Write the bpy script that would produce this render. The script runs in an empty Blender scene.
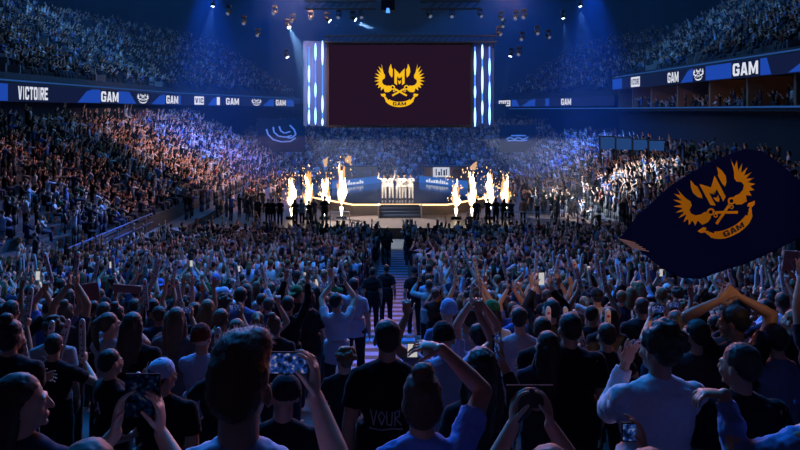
import bpy, bmesh, math, random
import numpy as np
from mathutils import Vector, Matrix, noise
from mathutils.geometry import tessellate_polygon

random.seed(7); RS = np.random.RandomState(11)
PI = math.pi
scene = bpy.context.scene
col = scene.collection
F, EYE, HOR = 700.0, 8.0, 110.0          # focal length in pixels, eye height, horizon row

def at(px, py, Y):                        # a pixel of the photograph at depth Y -> a point of the hall
    return Vector(((px - 400) / F * Y, Y, EYE - (py - HOR) / F * Y))

# ------------------------------------------------------------------ materials
MATS = {}
def mat(name, color=(.5, .5, .5), rough=.7, metal=0.0, emit=None, strength=0.0, noise_amt=0.0, nscale=8.0, spec=.5):
    if name in MATS: return MATS[name]
    m = bpy.data.materials.new(name); m.use_nodes = True
    nt = m.node_tree; b = nt.nodes['Principled BSDF']
    b.inputs['Base Color'].default_value = (*color, 1); b.inputs['Roughness'].default_value = rough
    b.inputs['Metallic'].default_value = metal; b.inputs['Specular IOR Level'].default_value = spec
    if emit:
        b.inputs['Emission Color'].default_value = (*emit, 1); b.inputs['Emission Strength'].default_value = strength
    if noise_amt:
        tc = nt.nodes.new('ShaderNodeTexCoord'); n = nt.nodes.new('ShaderNodeTexNoise'); n.inputs['Scale'].default_value = nscale
        n.inputs['Detail'].default_value = 4
        mx = nt.nodes.new('ShaderNodeMix'); mx.data_type = 'RGBA'
        mx.inputs[6].default_value = (*[c * (1 - noise_amt) for c in color], 1)
        mx.inputs[7].default_value = (*[min(1, c * (1 + noise_amt)) for c in color], 1)
        nt.links.new(tc.outputs['Object'], n.inputs['Vector']); nt.links.new(n.outputs['Fac'], mx.inputs[0])
        nt.links.new(mx.outputs[2], b.inputs['Base Color'])
    MATS[name] = m; return m

def objmat(name, rough, spec, fibre=0.0, nscale=40, sheen=0.0):     # colour taken from the object that wears it
    m = bpy.data.materials.new(name); m.use_nodes = True
    nt = m.node_tree; b = nt.nodes['Principled BSDF']
    oi = nt.nodes.new('ShaderNodeObjectInfo')
    tc = nt.nodes.new('ShaderNodeTexCoord'); n = nt.nodes.new('ShaderNodeTexNoise'); n.inputs['Scale'].default_value = nscale
    nt.links.new(tc.outputs['Object'], n.inputs['Vector'])
    mr = nt.nodes.new('ShaderNodeMapRange'); mr.inputs[3].default_value = 1 - fibre; mr.inputs[4].default_value = 1 + fibre
    nt.links.new(n.outputs['Fac'], mr.inputs[0])
    mx = nt.nodes.new('ShaderNodeMix'); mx.data_type = 'RGBA'; mx.blend_type = 'MULTIPLY'; mx.inputs[0].default_value = 1
    nt.links.new(oi.outputs['Color'], mx.inputs[6]); nt.links.new(mr.outputs[0], mx.inputs[7])
    nt.links.new(mx.outputs[2], b.inputs['Base Color'])
    b.inputs['Roughness'].default_value = rough; b.inputs['Specular IOR Level'].default_value = spec; b.inputs['Sheen Weight'].default_value = sheen; b.inputs['Sheen Roughness'].default_value = .4
    MATS[name] = m; return m
SKIN = objmat('skin', .5, .4, .08, 30); CLOTH = objmat('cloth', .95, .15, .15, 60, .08); HAIR = objmat('hair', .62, .45, .35, 90, .10)

def emat(name, color, strength):
    if name in MATS: return MATS[name]
    m = bpy.data.materials.new(name); m.use_nodes = True
    nt = m.node_tree; nt.nodes.remove(nt.nodes['Principled BSDF'])
    e = nt.nodes.new('ShaderNodeEmission'); e.inputs[0].default_value = (*color, 1); e.inputs[1].default_value = strength
    nt.links.new(e.outputs[0], nt.nodes['Material Output'].inputs[0])
    MATS[name] = m; return m

# ------------------------------------------------------------------ object helpers
def link(o): col.objects.link(o); return o
def newobj(name, me, parent=None, color=None):
    o = link(bpy.data.objects.new(name, me))
    if parent is not None: o.parent = parent
    if color is not None: o.color = (*color, 1)
    return o
def tag(o, label=None, cat=None, group=None, kind=None):
    if label: o['label'] = label
    if cat: o['category'] = cat
    if group: o['group'] = group
    if kind: o['kind'] = kind
    return o
def empty(name, loc, rz=0):
    o = link(bpy.data.objects.new(name, None)); o.location = loc; o.rotation_euler = (0, 0, rz); o.empty_display_size = .1
    return o

class MB:
    """collects closed shapes; build() makes ONE mesh"""
    def __init__(s): s.v = []; s.f = []
    def add(s, vs, fs):
        b = len(s.v); s.v.extend([tuple(v) for v in vs]); s.f.extend([tuple(b + i for i in f) for f in fs]); return s
    def box(s, lo, hi):
        x0, y0, z0 = lo; x1, y1, z1 = hi
        return s.add([(x0,y0,z0),(x1,y0,z0),(x1,y1,z0),(x0,y1,z0),(x0,y0,z1),(x1,y0,z1),(x1,y1,z1),(x0,y1,z1)],
                     [(0,3,2,1),(4,5,6,7),(0,1,5,4),(1,2,6,5),(2,3,7,6),(3,0,4,7)])
    def prism(s, poly, z0, z1):           # poly counter-clockwise in XY
        n = len(poly)
        vs = [(x, y, z0) for x, y in poly] + [(x, y, z1) for x, y in poly]
        return s.add(vs, [tuple(range(n))[::-1], tuple(range(n, 2*n))] + [(i, (i+1) % n, n+(i+1) % n, n+i) for i in range(n)])
    def slab(s, p0, p1, z0, z1, t):       # upright slab from p0 to p1 in plan, thickness t
        a = Vector((p0[0], p0[1])); b = Vector((p1[0], p1[1])); d = (b - a).normalized(); n = Vector((-d.y, d.x)) * t / 2
        return s.prism([tuple(a - n), tuple(b - n), tuple(b + n), tuple(a + n)], z0, z1)
    def ell(s, c, r, R=None, nu=14, nv=9):
        vs = [(0, 0, 1)]
        for j in range(1, nv):
            t = PI * j / nv
            for i in range(nu):
                a = 2 * PI * i / nu; vs.append((math.sin(t) * math.cos(a), math.sin(t) * math.sin(a), math.cos(t)))
        vs.append((0, 0, -1)); last = len(vs) - 1
        fs = [(0, 1 + i, 1 + (i + 1) % nu) for i in range(nu)]
        for j in range(nv - 2):
            for i in range(nu):
                a = 1 + j * nu + i; b = 1 + j * nu + (i + 1) % nu; fs.append((a, a + nu, b + nu, b))
        k = 1 + (nv - 2) * nu
        fs += [(last, k + (i + 1) % nu, k + i) for i in range(nu)]
        c = Vector(c); out = []
        for v in vs:
            p = Vector((v[0] * r[0], v[1] * r[1], v[2] * r[2]))
            if R is not None: p = R @ p
            out.append(c + p)
        return s.add(out, fs)
    def cone(s, a, b, ra, rb, n=12, flat=1.0, up=None):   # closed frustum; flat squeezes one axis
        a = Vector(a); b = Vector(b); d = (b - a)
        if d.length < 1e-6: return s
        d.normalize(); u = Vector(up) if up is not None else (Vector((0, 0, 1)) if abs(d.z) < .9 else Vector((0, 1, 0)))
        x = d.cross(u).normalized(); y = x.cross(d).normalized() * flat
        vs = []
        for p, r in ((a, ra), (b, rb)):
            for i in range(n):
                t = 2 * PI * i / n; vs.append(p + x * (r * math.cos(t)) + y * (r * math.sin(t)))
        return s.add(vs, [tuple(range(n)), tuple(range(n, 2*n))[::-1]] + [(i, n + i, n + (i+1) % n, (i+1) % n) for i in range(n)])
    def tube(s, pts, rs, n=12):           # chain of round cones
        for i, (p, r) in enumerate(zip(pts, rs)):
            s.ell(p, (r, r, r), None, n, max(5, n // 2))
            if i: s.cone(pts[i-1], p, rs[i-1], r, n)
        return s
    def bar(s, a, b, r, n=6): return s.cone(a, b, r, r, n)
    def mesh(s, name, m=None, smooth=False):
        me = bpy.data.meshes.new(name); me.from_pydata([tuple(v) for v in s.v], [], s.f)
        bm = bmesh.new(); bm.from_mesh(me); bmesh.ops.recalc_face_normals(bm, faces=bm.faces); bm.to_mesh(me); bm.free()
        if m: me.materials.append(m)
        if smooth: me.polygons.foreach_set('use_smooth', [True] * len(me.polygons))
        return me
    def build(s, name, m, parent=None, smooth=False, color=None):
        return newobj(name, s.mesh(name, m, smooth), parent, color)

def remesh(mb, name, voxel, iters=4, m=None, disp=0.0, dsize=.08):
    """one continuous skin over all the shapes"""
    me = mb.mesh(name + '_raw'); o = link(bpy.data.objects.new(name + '_raw', me))
    r = o.modifiers.new('r', 'REMESH'); r.mode = 'VOXEL'; r.voxel_size = voxel; r.adaptivity = 0
    if iters:
        sm = o.modifiers.new('s', 'SMOOTH'); sm.factor = .5; sm.iterations = iters
    dg = bpy.context.evaluated_depsgraph_get()
    out = bpy.data.meshes.new_from_object(o.evaluated_get(dg)); out.name = name
    bpy.data.objects.remove(o); bpy.data.meshes.remove(me)
    out.materials.clear()
    if disp:
        n = len(out.vertices); co = np.empty(n * 3, np.float32); no = np.empty(n * 3, np.float32)
        out.vertices.foreach_get('co', co); out.vertices.foreach_get('normal', no)
        co = co.reshape(-1, 3); no = no.reshape(-1, 3)
        k = np.array([noise.fractal(Vector(map(float, c)) / dsize, .8, 2.0, 3) for c in co], np.float32)
        co += no * (k * disp)[:, None]; out.vertices.foreach_set('co', co.ravel())
    if m: out.materials.append(m)
    out.polygons.foreach_set('use_smooth', [True] * len(out.polygons)); out.update()
    return out

def text_mesh(body, offset=.0, extrude=0.0):
    cu = bpy.data.curves.new('t', 'FONT'); cu.body = body; cu.offset = offset; cu.align_x = 'CENTER'; cu.align_y = 'CENTER'; cu.extrude = extrude
    o = link(bpy.data.objects.new('t', cu)); dg = bpy.context.evaluated_depsgraph_get()
    me = bpy.data.meshes.new_from_object(o.evaluated_get(dg)); bpy.data.objects.remove(o); bpy.data.curves.remove(cu)
    co = np.array([v.co[:] for v in me.vertices]); lo, hi = co.min(0), co.max(0)
    co = (co - (lo + hi) / 2) / (hi - lo).clip(1e-6)[None, :].repeat(len(co), 0) if False else (co - (lo + hi) / 2)
    co[:, 0] /= (hi[0] - lo[0]); co[:, 1] /= (hi[1] - lo[1])
    return [tuple(c) for c in co], [tuple(p.vertices) for p in me.polygons]     # unit width, unit height

# ------------------------------------------------------------------ the hall: heights of the stands
ROW0, PITCH = 1.9, .85
HD = [0, 2, 4.4, 7.4, 10, 14, 18, 22, 26, 30, 36, 40, 43]
HZ = [7.85, 7.30, 6.65, 5.90, 5.35, 4.55, 3.95, 3.40, 2.95, 2.50, 2.0, 1.75, 1.74]
def end_floor(d): return float(np.interp(d, HD, HZ)) - 1.74
rows = [(i, ROW0 + PITCH * i, max(0.0, end_floor(ROW0 + PITCH * i))) for i in range(-2, 46)]
SIDE = .46
def side_floor(ax): return .8 + (ax - 13) * SIDE

concrete = mat('concrete', (.22, .23, .25), .8, noise_amt=.25, nscale=3)
dark = mat('dark_paint', (.02, .022, .028), .7, noise_amt=.3, nscale=2)
black = mat('black_metal', (.015, .015, .018), .45, .3)
steel = mat('steel', (.45, .46, .5), .4, .8)

# ------------------------------------------------------------------ setting
MB().box((-48, -6, -.3), (48, 128, 0)).build('floor', mat('arena_floor', (.04, .04, .045), .6, noise_amt=.3, nscale=1.5))['kind'] = 'structure'
m = MB()
for i, d, z in rows:
    if z > .02:
        xm = min(27.0, 13 + max(0, (z - .8) / SIDE))
        m.box((-xm, d - PITCH/2, .001 if i < 40 else 0.001), (xm, d + PITCH/2 + (.0), z))
tag(m.build('end_stand', mat('stand_tread', (.05, .052, .06), .85, noise_amt=.25, nscale=3)), kind='structure')
# the aisle steps: half-height treads between the rows
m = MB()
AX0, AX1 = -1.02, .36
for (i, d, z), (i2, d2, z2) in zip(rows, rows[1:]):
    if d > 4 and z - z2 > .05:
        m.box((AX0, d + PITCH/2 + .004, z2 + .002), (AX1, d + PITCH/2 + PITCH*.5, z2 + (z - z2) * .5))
tag(m.build('aisle_steps', mat('step_blue', (.10, .22, .46), .7, noise_amt=.15, nscale=5)), kind='structure')  # an even blue, shared with the near walkway

def side_stand(name, sgn, x1, y0, y1):
    m = MB(); x = 14.6
    while x < x1:
        z = side_floor(x + .42)
        m.box((min(sgn*x, sgn*(x+.849)), y0, .002), (max(sgn*x, sgn*(x+.849)), y1, z)); x += .85
    return tag(m.build(name, mat('stand_dark', (.05, .055, .07), .8, noise_amt=.3, nscale=2)), kind='structure')
side_stand('lower_stand_left', -1, 25.4, 17.2, 84)
side_stand('lower_stand_right', 1, 20.4, 17.2, 84)
m = MB(); m.box((20.55, 17.2, .002), (27, 84, 4.2)); tag(m.build('gallery_right', mat('stand_dark')), kind='structure')
m = MB(); m.box((-14.55, 17.5, .002), (-13.0, 42, .95)); tag(m.build('walkway_left', mat('step_blue')), kind='structure')
m = MB(); m.box((-14.55, 42, .002), (-13.0, 84, .949)); tag(m.build('walkway_left', mat('stand_dark')), kind='structure')
m = MB(); m.box((13.0, 17.5, .002), (14.55, 84, .95)); tag(m.build('walkway_right', mat('stand_dark')), kind='structure')
m = MB()
for k in range(26):
    y = 86 + k * 1.0; m.box((-24, y, .003), (24, y + .998, .4 + k * .2))
tag(m.build('lower_stand_far', mat('stand_dark')), kind='structure')
# upper tiers
LFRONT = [(-25.5, 6), (-25.5, 81), (-17.0, 119)]
RFRONT_A = [(26, 6), (26, 85)]
RFRONT_B = [(26, 85.2), (17.3, 125.5)]
def tier(name, line, z0, sgn, n=17, step=.85, rise=.55):
    m = MB()
    for p, q in zip(line, line[1:]):
        for k in range(n):
            a = (p[0] + sgn*(k*step), p[1]); b = (q[0] + sgn*(k*step), q[1])
            a2 = (a[0] + sgn*(step - .002), a[1]); b2 = (b[0] + sgn*(step - .002), b[1])
            poly = [a, b, b2, a2] if sgn < 0 else [a, a2, b2, b]
            poly = [(x, y) for x, y in poly]
            m.prism(poly, z0 - .5 + k*rise*.85, z0 + k * rise)
    return tag(m.build(name, mat('stand_dark')), kind='structure')
ZL, ZRA, ZRB = 10.0, 11.75, 9.9
tier('upper_stand_left', LFRONT, ZL, -1); tier('upper_stand_right', RFRONT_A, ZRA, 1); tier('upper_stand_far_right', RFRONT_B, ZRB, 1)
# walls and roof
wl = mat('wall_dark', (.03, .035, .05), .9, noise_amt=.3, nscale=.6)
tag(MB().box((-48.3, -6, 0), (-48, 128, 30)).build('wall_left', wl), kind='structure')
tag(MB().box((48, -6, 0), (48.3, 128, 30)).build('wall_right', wl), kind='structure')
tag(MB().box((-48, 128, 0), (48, 128.3, 30)).build('wall_back', mat('back_drape', (.06, .07, .10), .95, noise_amt=.3, nscale=.5)), kind='structure')
tag(MB().box((-48.3, -6, 30), (48.3, 128.3, 30.3)).build('ceiling', wl), kind='structure')
tag(MB().box((-48.3, -6.3, 0), (48.3, -6, 30)).build('wall_rear', wl), kind='structure')
tag(MB().box((-26.6, 17, 6.6), (-26.3, 84, 8.5)).build('wall_concourse_left', dark), kind='structure')
tag(MB().box((27.0, 17, 4.2), (27.3, 86, 8.0)).build('wall_concourse_right', dark), kind='structure')
tag(MB().box((-17, 112.3, 0), (17, 112.6, 9)).build('wall_far_stand', dark), kind='structure')

# ------------------------------------------------------------------ people
V = Vector
def arm_ik(S, T, pole, l1=.29, l2=.26):
    S = V(S); T = V(T); d = T - S; L = min(d.length, l1 + l2 - .004); dn = d.normalized(); T = S + dn * L
    a = (l1*l1 - l2*l2 + L*L) / (2*L); h = math.sqrt(max(0, l1*l1 - a*a))
    p = V(pole); p = (p - dn * p.dot(dn)).normalized()
    return S + dn * a + p * h, T

def hand(mb, w, df, pn, curl, spread=.16, sgn=1, s=1.0, fr=.0082):
    """palm, four fingers of unequal length with two knuckle bends, thumb from the side of the palm"""
    df = V(df).normalized(); pn = V(pn); pn = (pn - df * pn.dot(df)).normalized(); sd = df.cross(pn).normalized() * sgn
    R = Matrix((sd, df, pn)).transposed()
    mb.ell(w + df * .052 * s, (.041*s, .056*s, .017*s), R, 10, 7)
    mb.ell(w + df * .085 * s, (.040*s, .018*s, .014*s), R, 10, 7)
    for off, ln in ((.033, .072), (.011, .082), (-.011, .077), (-.032, .060)):
        p = w + df * .092 * s + sd * off * s; d = (df + sd * (off / .03) * spread).normalized(); pts = [p]; rs = [fr*1.08*s]
        c = curl
        for seg, fac in ((.45, .55), (.32, 1.0), (.23, .7)):
            d2 = (d * math.cos(c * fac) + pn * math.sin(c * fac)).normalized(); n2 = (pn * math.cos(c * fac) - d * math.sin(c * fac)).normalized()
            d = d2; pnl = n2; p = p + d * (ln * seg * s); pts.append(p); rs.append(rs[-1] * .9); 
        mb.tube(pts, rs, 8)
    p0 = w + df * .022 * s + sd * .028 * s; d = (df * .65 + sd * .7 + pn * .3).normalized()
    p1 = p0 + d * .042 * s; d = (df * .85 + sd * .3 + pn * (.3 + .3 * curl)).normalized(); p2 = p1 + d * .032 * s
    p3 = p2 + (d + pn * .3 * curl).normalized() * .024 * s
    mb.tube([p0, p1, p2, p3], [.013*s, .0105*s, .0095*s, .008*s], 8)
    return R

def head_matrix(yaw=0, pitch=0, roll=0):
    piv = V((0, 0, 1.50))
    return Matrix.Translation(piv) @ (Matrix.Rotation(yaw, 4, 'Z') @ Matrix.Rotation(pitch, 4, 'X') @ Matrix.Rotation(roll, 4, 'Y')) @ Matrix.Translation(-piv)

def add_head(mb, HM):
    R = HM.to_3x3()
    def e(c, r): mb.ell(HM @ V(c), r, R, 16, 11)
    e((0, -.012, 1.652), (.074, .094, .086)); e((0, .022, 1.60), (.063, .074, .092)); e((0, .042, 1.547), (.046, .046, .042))
    e((0, .086, 1.638), (.048, .012, .011))                        # brow
    for s in (-1, 1):
        e((s*.030, .082, 1.618), (.014, .012, .010))               # eyes
        e((s*.038, .070, 1.585), (.022, .020, .022))               # cheeks
        mb.ell(HM @ V((s*.077, -.005, 1.607)), (.011, .021, .032), R @ Matrix.Rotation(s*.35, 3, 'Z'), 10, 8)
    mb.tube([HM @ V((0, .094, 1.628)), HM @ V((0, .108, 1.600)), HM @ V((0, .112, 1.588))], [.008, .012, .014], 8)   # nose
    e((0, .092, 1.560), (.023, .010, .006)); e((0, .090, 1.549), (.020, .010, .007)); e((0, .082, 1.522), (.018, .014, .014))

def default_arm(side, mode):
    """wrist target, elbow pole, finger direction, palm normal, curl, all for side -1/+1 (x sign)"""
    s = side
    T = {
     'down':  ((s*.24, .05, .87), (s*.25, -1, 0), (s*.05, .1, -1), (-s, 0, 0), .35),
     'up':    ((s*.23, .10, 1.94), (s*.8, -.1, 0), (s*.1, .1, 1), (0, 1, 0), .12),
     'upin':  ((s*.10, .16, 1.96), (s*1, 0, .1), (-s*.1, .15, 1), (-s*.3, 1, 0), .15),
     'clap':  ((s*.045, .34, 1.36), (s*.7, -.1, -.6), (0, .45, .9), (-s, 0, 0), .10),
     'clapup':((s*.045, .16, 1.90), (s*1, .1, -.1), (0, .2, 1), (-s, 0, 0), .10),
     'fist':  ((s*.30, .16, 1.78), (s*.8, -.1, -.5), (0, .1, 1), (0, 1, 0), 1.45),
     'stick': ((s*.27, .26, 1.62), (s*.8, 0, -.8), (-s*.1, .5, .8), (-s, .2, 0), 1.3),
     'stickup':((s*.20, .20, 1.86), (s*.9, 0, -.3), (-s*.1, .3, 1), (-s, .2, 0), 1.3),
     'phone': ((s*.085, .40, 1.56), (s*.6, 0, -.8), (0, .25, 1), (-s, 0, 0), .55),
     'phoneup':((s*.085, .30, 1.80), (s*.9, 0, -.4), (0, .2, 1), (-s, 0, 0), .55),
     'face':  ((s*.06, .17, 1.50), (s*.7, .1, -.7), (-s*.3, -.1, 1), (0, -1, .1), .5),
     'wave':  ((s*.36, .10, 1.74), (s*.6, -.1, -.7), (s*.2, 0, 1), (0, 1, 0), .08),
     'cross': ((-s*.10, .22, 1.22), (s*.7, 0, -.7), (-s*1, .1, .1), (0, -1, 0), .4),
    }
    return T[mode]

def human(name, L, R, hm=None, build=1.0, voxel=.009, sleeve=.55, female=False, lean=0.0, long_trouser=True, armscale=1.0,
          cust=None, stance=.10, cloth_voxel=.011, fold=.006, hem=.84, finger=.0082):
    """a figure facing +Y, feet at z 0, 1.74 m: returns dict of meshes and hand frames"""
    hm = hm or Matrix.Identity(4); b = build
    B = MB(); S = MB(); TR = MB()
    add_head(B, hm)
    nb = hm @ V((0, -.012, 1.55))
    B.tube([V((0, -.02, 1.40)), V((0, -.02, 1.47)), nb], [.066*math.sqrt(b), .056, .054], 14)
    sw = (.155 if female else .172) * (1 + (b - 1) * .5)
    waist = .11 if female else .128
    def torso(M, g):
        M.ell((0, .005, 1.27), (.155*b+g, .105*b+g, .20+g)); M.ell((0, -.02, 1.36), (.15*b+g, .085*b+g, .11+g))
        M.ell((0, 0, 1.09), (waist*b+g, .095*b*b+g, .19+g)); M.ell((0, -.005, .95), (.162*b+g, .115*b+g, .13+g))
        M.tube([(-sw+.03, -.01, 1.378), (0, -.02, 1.415), (sw-.03, -.01, 1.378)], [.050+g, .060+g, .050+g], 12)
        M.tube([(0, -.02, 1.445 + g*.3), (-sw*.6, -.015, 1.412)], [.055+g*.6, .045+g*.6], 12); M.tube([(0, -.02, 1.445 + g*.3), (sw*.6, -.015, 1.412)], [.055+g*.6, .045+g*.6], 12)
    torso(B, 0); torso(S, .021)
    S.cone((0, 0, 1.12), (0, 0, hem), .165*b + .012, .178*b + .012, 20, .74, (0, 1, 0))
    frames = {}
    for side, mode in ((-1, L), (1, R)):
        tgt, pole, fd, pn, curl = default_arm(side, mode)
        if cust and side in cust: tgt, pole, fd, pn, curl = cust[side]
        lift = max(0.0, min(.045, (tgt[2] - 1.4) * .09))
        sh = V((side * sw, -.005, 1.378 + lift))
        el, wr = arm_ik(sh, tgt, pole, .29*armscale, .26*armscale)
        up = (el - sh).normalized()
        B.tube([sh, sh.lerp(el, .45), el], [.056*b, .049*b, .040*b**.5], 12)
        B.tube([el, el.lerp(wr, .3), wr], [.040*b**.5, .041*b**.5, .0265], 12)
        f = V(fd).normalized()
        hand(B, wr, f, pn, curl, .17, -side if False else (1 if side > 0 else -1) * 1, 1.0, finger)
        frames[side] = (wr, f, V(pn).normalized(), el)
        if sleeve <= 1.0:
            e = sh + up * (.29 * armscale * sleeve)
            S.ell(sh, (.062*b, .062*b, .062*b)); S.cone(sh, e, .062*b, .066*b, 14)
        else:
            S.ell(sh, (.062*b,)*3); S.tube([sh, el], [.062*b, .055*b], 14)
            e = el.lerp(wr, min(.97, sleeve - 1)); S.cone(el, e, .055*b, .042, 14)
    for side in (-1, 1):
        hip = V((side*.092, 0, .92)); kn = V((side*(stance+.005), .02, .50)); an = V((side*stance*1.15, -.02, .085))
        B.tube([hip, hip.lerp(kn, .5), kn], [.088*b, .072*b, .052], 12); B.tube([kn, kn.lerp(an, .35), an], [.052, .055, .036], 12)
        B.tube([an, an + V((side*.02, .09, -.045)), an + V((side*.03, .16, -.055))], [.036, .034, .026], 10)
        TR.tube([hip, hip.lerp(kn, .5), kn], [.103*b, .086*b, .068], 12)
        if long_trouser: TR.tube([kn, kn.lerp(an, .5), an + V((0, 0, .01))], [.068, .065, .058], 12)
    TR.ell((0, -.004, .945), (.168*b+.012, .120*b+.012, .125))
    out = dict(body=remesh(B, name + '_body', voxel, 4, SKIN),
               shirt=remesh(S, name + '_shirt', cloth_voxel, 3, CLOTH, fold, .085),
               trousers=remesh(TR, name + '_trousers', .013, 3, CLOTH, fold * .7, .1), hm=hm, frames=frames)
    return out

def hair_mesh(name, kind, voxel=.008, disp=.008, strands=0, seed=1):
    H = MB()
    H.ell((0, -.022, 1.668), (.083, .097, .085)); H.ell((0, -.055, 1.635), (.074, .062, .075))
    if kind == 'tall':
        H.ell((0, .01, 1.705), (.078, .095, .075)); H.ell((.03, .03, 1.73), (.05, .06, .05))
    if kind == 'curly':
        for _ in range(46):
            t = random.uniform(0, 2*PI); u = random.uniform(-.1, 1); r = math.sqrt(1 - min(1, u*u))
            H.ell((.095*r*math.cos(t), -.03 + .10*r*math.sin(t) * (1 if math.sin(t) < .3 else .7), 1.665 + .10*u), (.032, .032, .032), None, 8, 6)
    if kind in ('long', 'bun'):
        H.ell((0, -.045, 1.62), (.088, .07, .10))
    if kind == 'long':
        H.tube([(0, -.065, 1.62), (0, -.095, 1.48), (0, -.115, 1.32)], [.082, .078, .055], 14)
        for s in (-1, 1): H.tube([(s*.07, -.02, 1.64), (s*.085, -.05, 1.50), (s*.07, -.09, 1.36)], [.03, .036, .03], 10)
    if kind == 'bun': H.ell((0, -.06, 1.765), (.05, .05, .04))
    if kind == 'tail': H.tube([(0, -.10, 1.70), (0, -.16, 1.66), (0, -.15, 1.50), (0, -.13, 1.40)], [.03, .038, .034, .015], 10)
    me = remesh(H, name, voxel, 2, None if strands else HAIR, disp, .03)
    if strands:                            # locks and short strands standing off the scalp
        rnd = random.Random(seed); bm = bmesh.new(); bm.from_mesh(me); bm.normal_update()
        fs = [f for f in bm.faces]; pts = []
        for _ in range(strands):
            f = rnd.choice(fs); c = f.calc_center_median(); n = f.normal.copy()
            if c.z < 1.56 or c.y > .07: continue
            ln = (.009 if kind == 'tall' else .008) * rnd.uniform(.5, 1.5) * (1.5 if c.z > 1.72 else 1)
            d = (n + V((rnd.uniform(-.7, .7), rnd.uniform(-.3, .8), rnd.uniform(-.6, .5)))).normalized()
            pts.append((c - n * .003, d, ln))
        for c, d, ln in pts:
            x = d.orthogonal().normalized() * .0013; y = d.cross(x)
            v0 = bm.verts.new(c + x); v1 = bm.verts.new(c - x*.5 + y*.9); v2 = bm.verts.new(c - x*.5 - y*.9)
            v3 = bm.verts.new(c + d * ln)
            for t in ((v0, v1, v3), (v1, v2, v3), (v2, v0, v3)): bm.faces.new(t)
        bm.to_mesh(me); bm.free(); me.materials.append(HAIR)
        me.polygons.foreach_set('use_smooth', [True] * len(me.polygons))
    return me

def cap_mesh(name, back=False):
    C = MB(); C.ell((0, -.012, 1.675), (.089, .104, .085)); C.cone((0, -.012, 1.645), (0, -.012, 1.685), .093, .092, 20, 1.12, (0, 1, 0))
    s = -1 if back else 1
    C.ell((0, -.012 + s*.125, 1.652), (.072, .07, .008), Matrix.Rotation(-s*.2, 3, 'X'), 16, 8); C.ell((0, -.012, 1.762), (.009, .009, .006))
    return remesh(C, name, .006, 1, CLOTH)
def beanie_mesh(name):
    C = MB(); C.ell((0, -.014, 1.68), (.09, .105, .095)); C.cone((0, -.014, 1.63), (0, -.014, 1.665), .094, .094, 20, 1.12, (0, 1, 0))
    return remesh(C, name, .007, 2, CLOTH, .004, .02)

HAIRS = {k: hair_mesh('hair_' + k, k, .008, .004) for k in ('short', 'curly', 'long', 'bun', 'tail')}
CAP = cap_mesh('cap'); CAPB = cap_mesh('cap_back', True); BEANIE = beanie_mesh('beanie')

SKINS = [(.50, .29, .20), (.44, .25, .17), (.56, .34, .25), (.34, .19, .12), (.24, .13, .08), (.52, .31, .23)]
HAIRC = [(.02, .015, .012), (.035, .022, .015), (.05, .03, .018), (.015, .012, .012), (.10, .055, .03), (.16, .09, .04)]
DARKS = [(.012, .012, .014), (.02, .02, .024), (.03, .03, .036), (.015, .018, .03)]

def person(var, loc, rz, scale, shirt, skin, hairkind, hairc, trousers=(.02, .022, .03), head=None, headc=None, name='person', shoes=False, label=None, group=None):
    o = newobj(name, var['body'], None, skin); o.location = loc; o.rotation_euler = (0, 0, rz)
    o.scale = (scale,) * 3
    newobj('shirt', var['shirt'], o, shirt); newobj('trousers', var['trousers'], o, trousers)
    if hairkind:
        h = newobj('hair', HAIRS[hairkind] if isinstance(hairkind, str) else hairkind, o, hairc); h.matrix_local = var['hm']
    if head is not None:
        h = newobj('hat' if head is BEANIE else 'cap', head, o, headc or (.03, .03, .04)); h.matrix_local = var['hm']
    if shoes:
        for s in (-1, 1):
            q = newobj('shoe', SHOE, o, (.04, .04, .045)); q.location = (s*var.get('stance', .10)*1.15, 0, 0)
    tag(o, label, 'person', group)
    return o
sh = MB(); sh.tube([(0, -.05, .05), (0, .06, .045), (.0, .15, .035)], [.048, .046, .038], 12); sh.box((-.04, -.09, 0), (.04, .17, .018))
SHOE = remesh(sh, 'shoe', .009, 2, CLOTH)

# pose kit for the crowd nearby
POSES = [('clapup', 'clapup', 'clapping overhead', 1.05, False), ('up', 'up', 'with both arms raised', 1.0, False), ('down', 'fist', 'with right fist raised', 1.1, False),
         ('stick', 'stick', 'holding up two clappers', 1.0, True), ('stickup', 'stickup', 'waving two clappers overhead', 1.08, False), ('phone', 'phone', 'filming with a phone', 1.05, False),
         ('phoneup', 'phoneup', 'filming with a phone held high', .96, True), ('clap', 'clap', 'clapping', 1.1, False), ('down', 'down', 'standing with arms down', 1.05, False),
         ('wave', 'down', 'with left arm raised', 1.0, True), ('face', 'down', 'with left hand at the mouth', 1.0, False), ('upin', 'up', 'reaching both hands up', 1.0, True),
         ('fist', 'fist', 'with both fists raised', 1.12, False), ('cross', 'cross', 'standing with arms folded', 1.08, False)]
def var_kit(voxel, cvox, tagname, slv):
    out = []
    for k, (l, r, ph, b, fem) in enumerate(POSES):
        hm = head_matrix(random.uniform(-.5, .5), random.uniform(-.12, .08), random.uniform(-.1, .1))
        out.append(human('%s_%d' % (tagname, k), l, r, hm, b, voxel, slv[k % len(slv)], fem, cloth_voxel=cvox))
    return out
NEARKIT = var_kit(.0075, .011, 'near', [.55, .6, 1.8, .5]); FARKIT = var_kit(.010, .014, 'far', [.6, .55, .5, 1.85])

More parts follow.
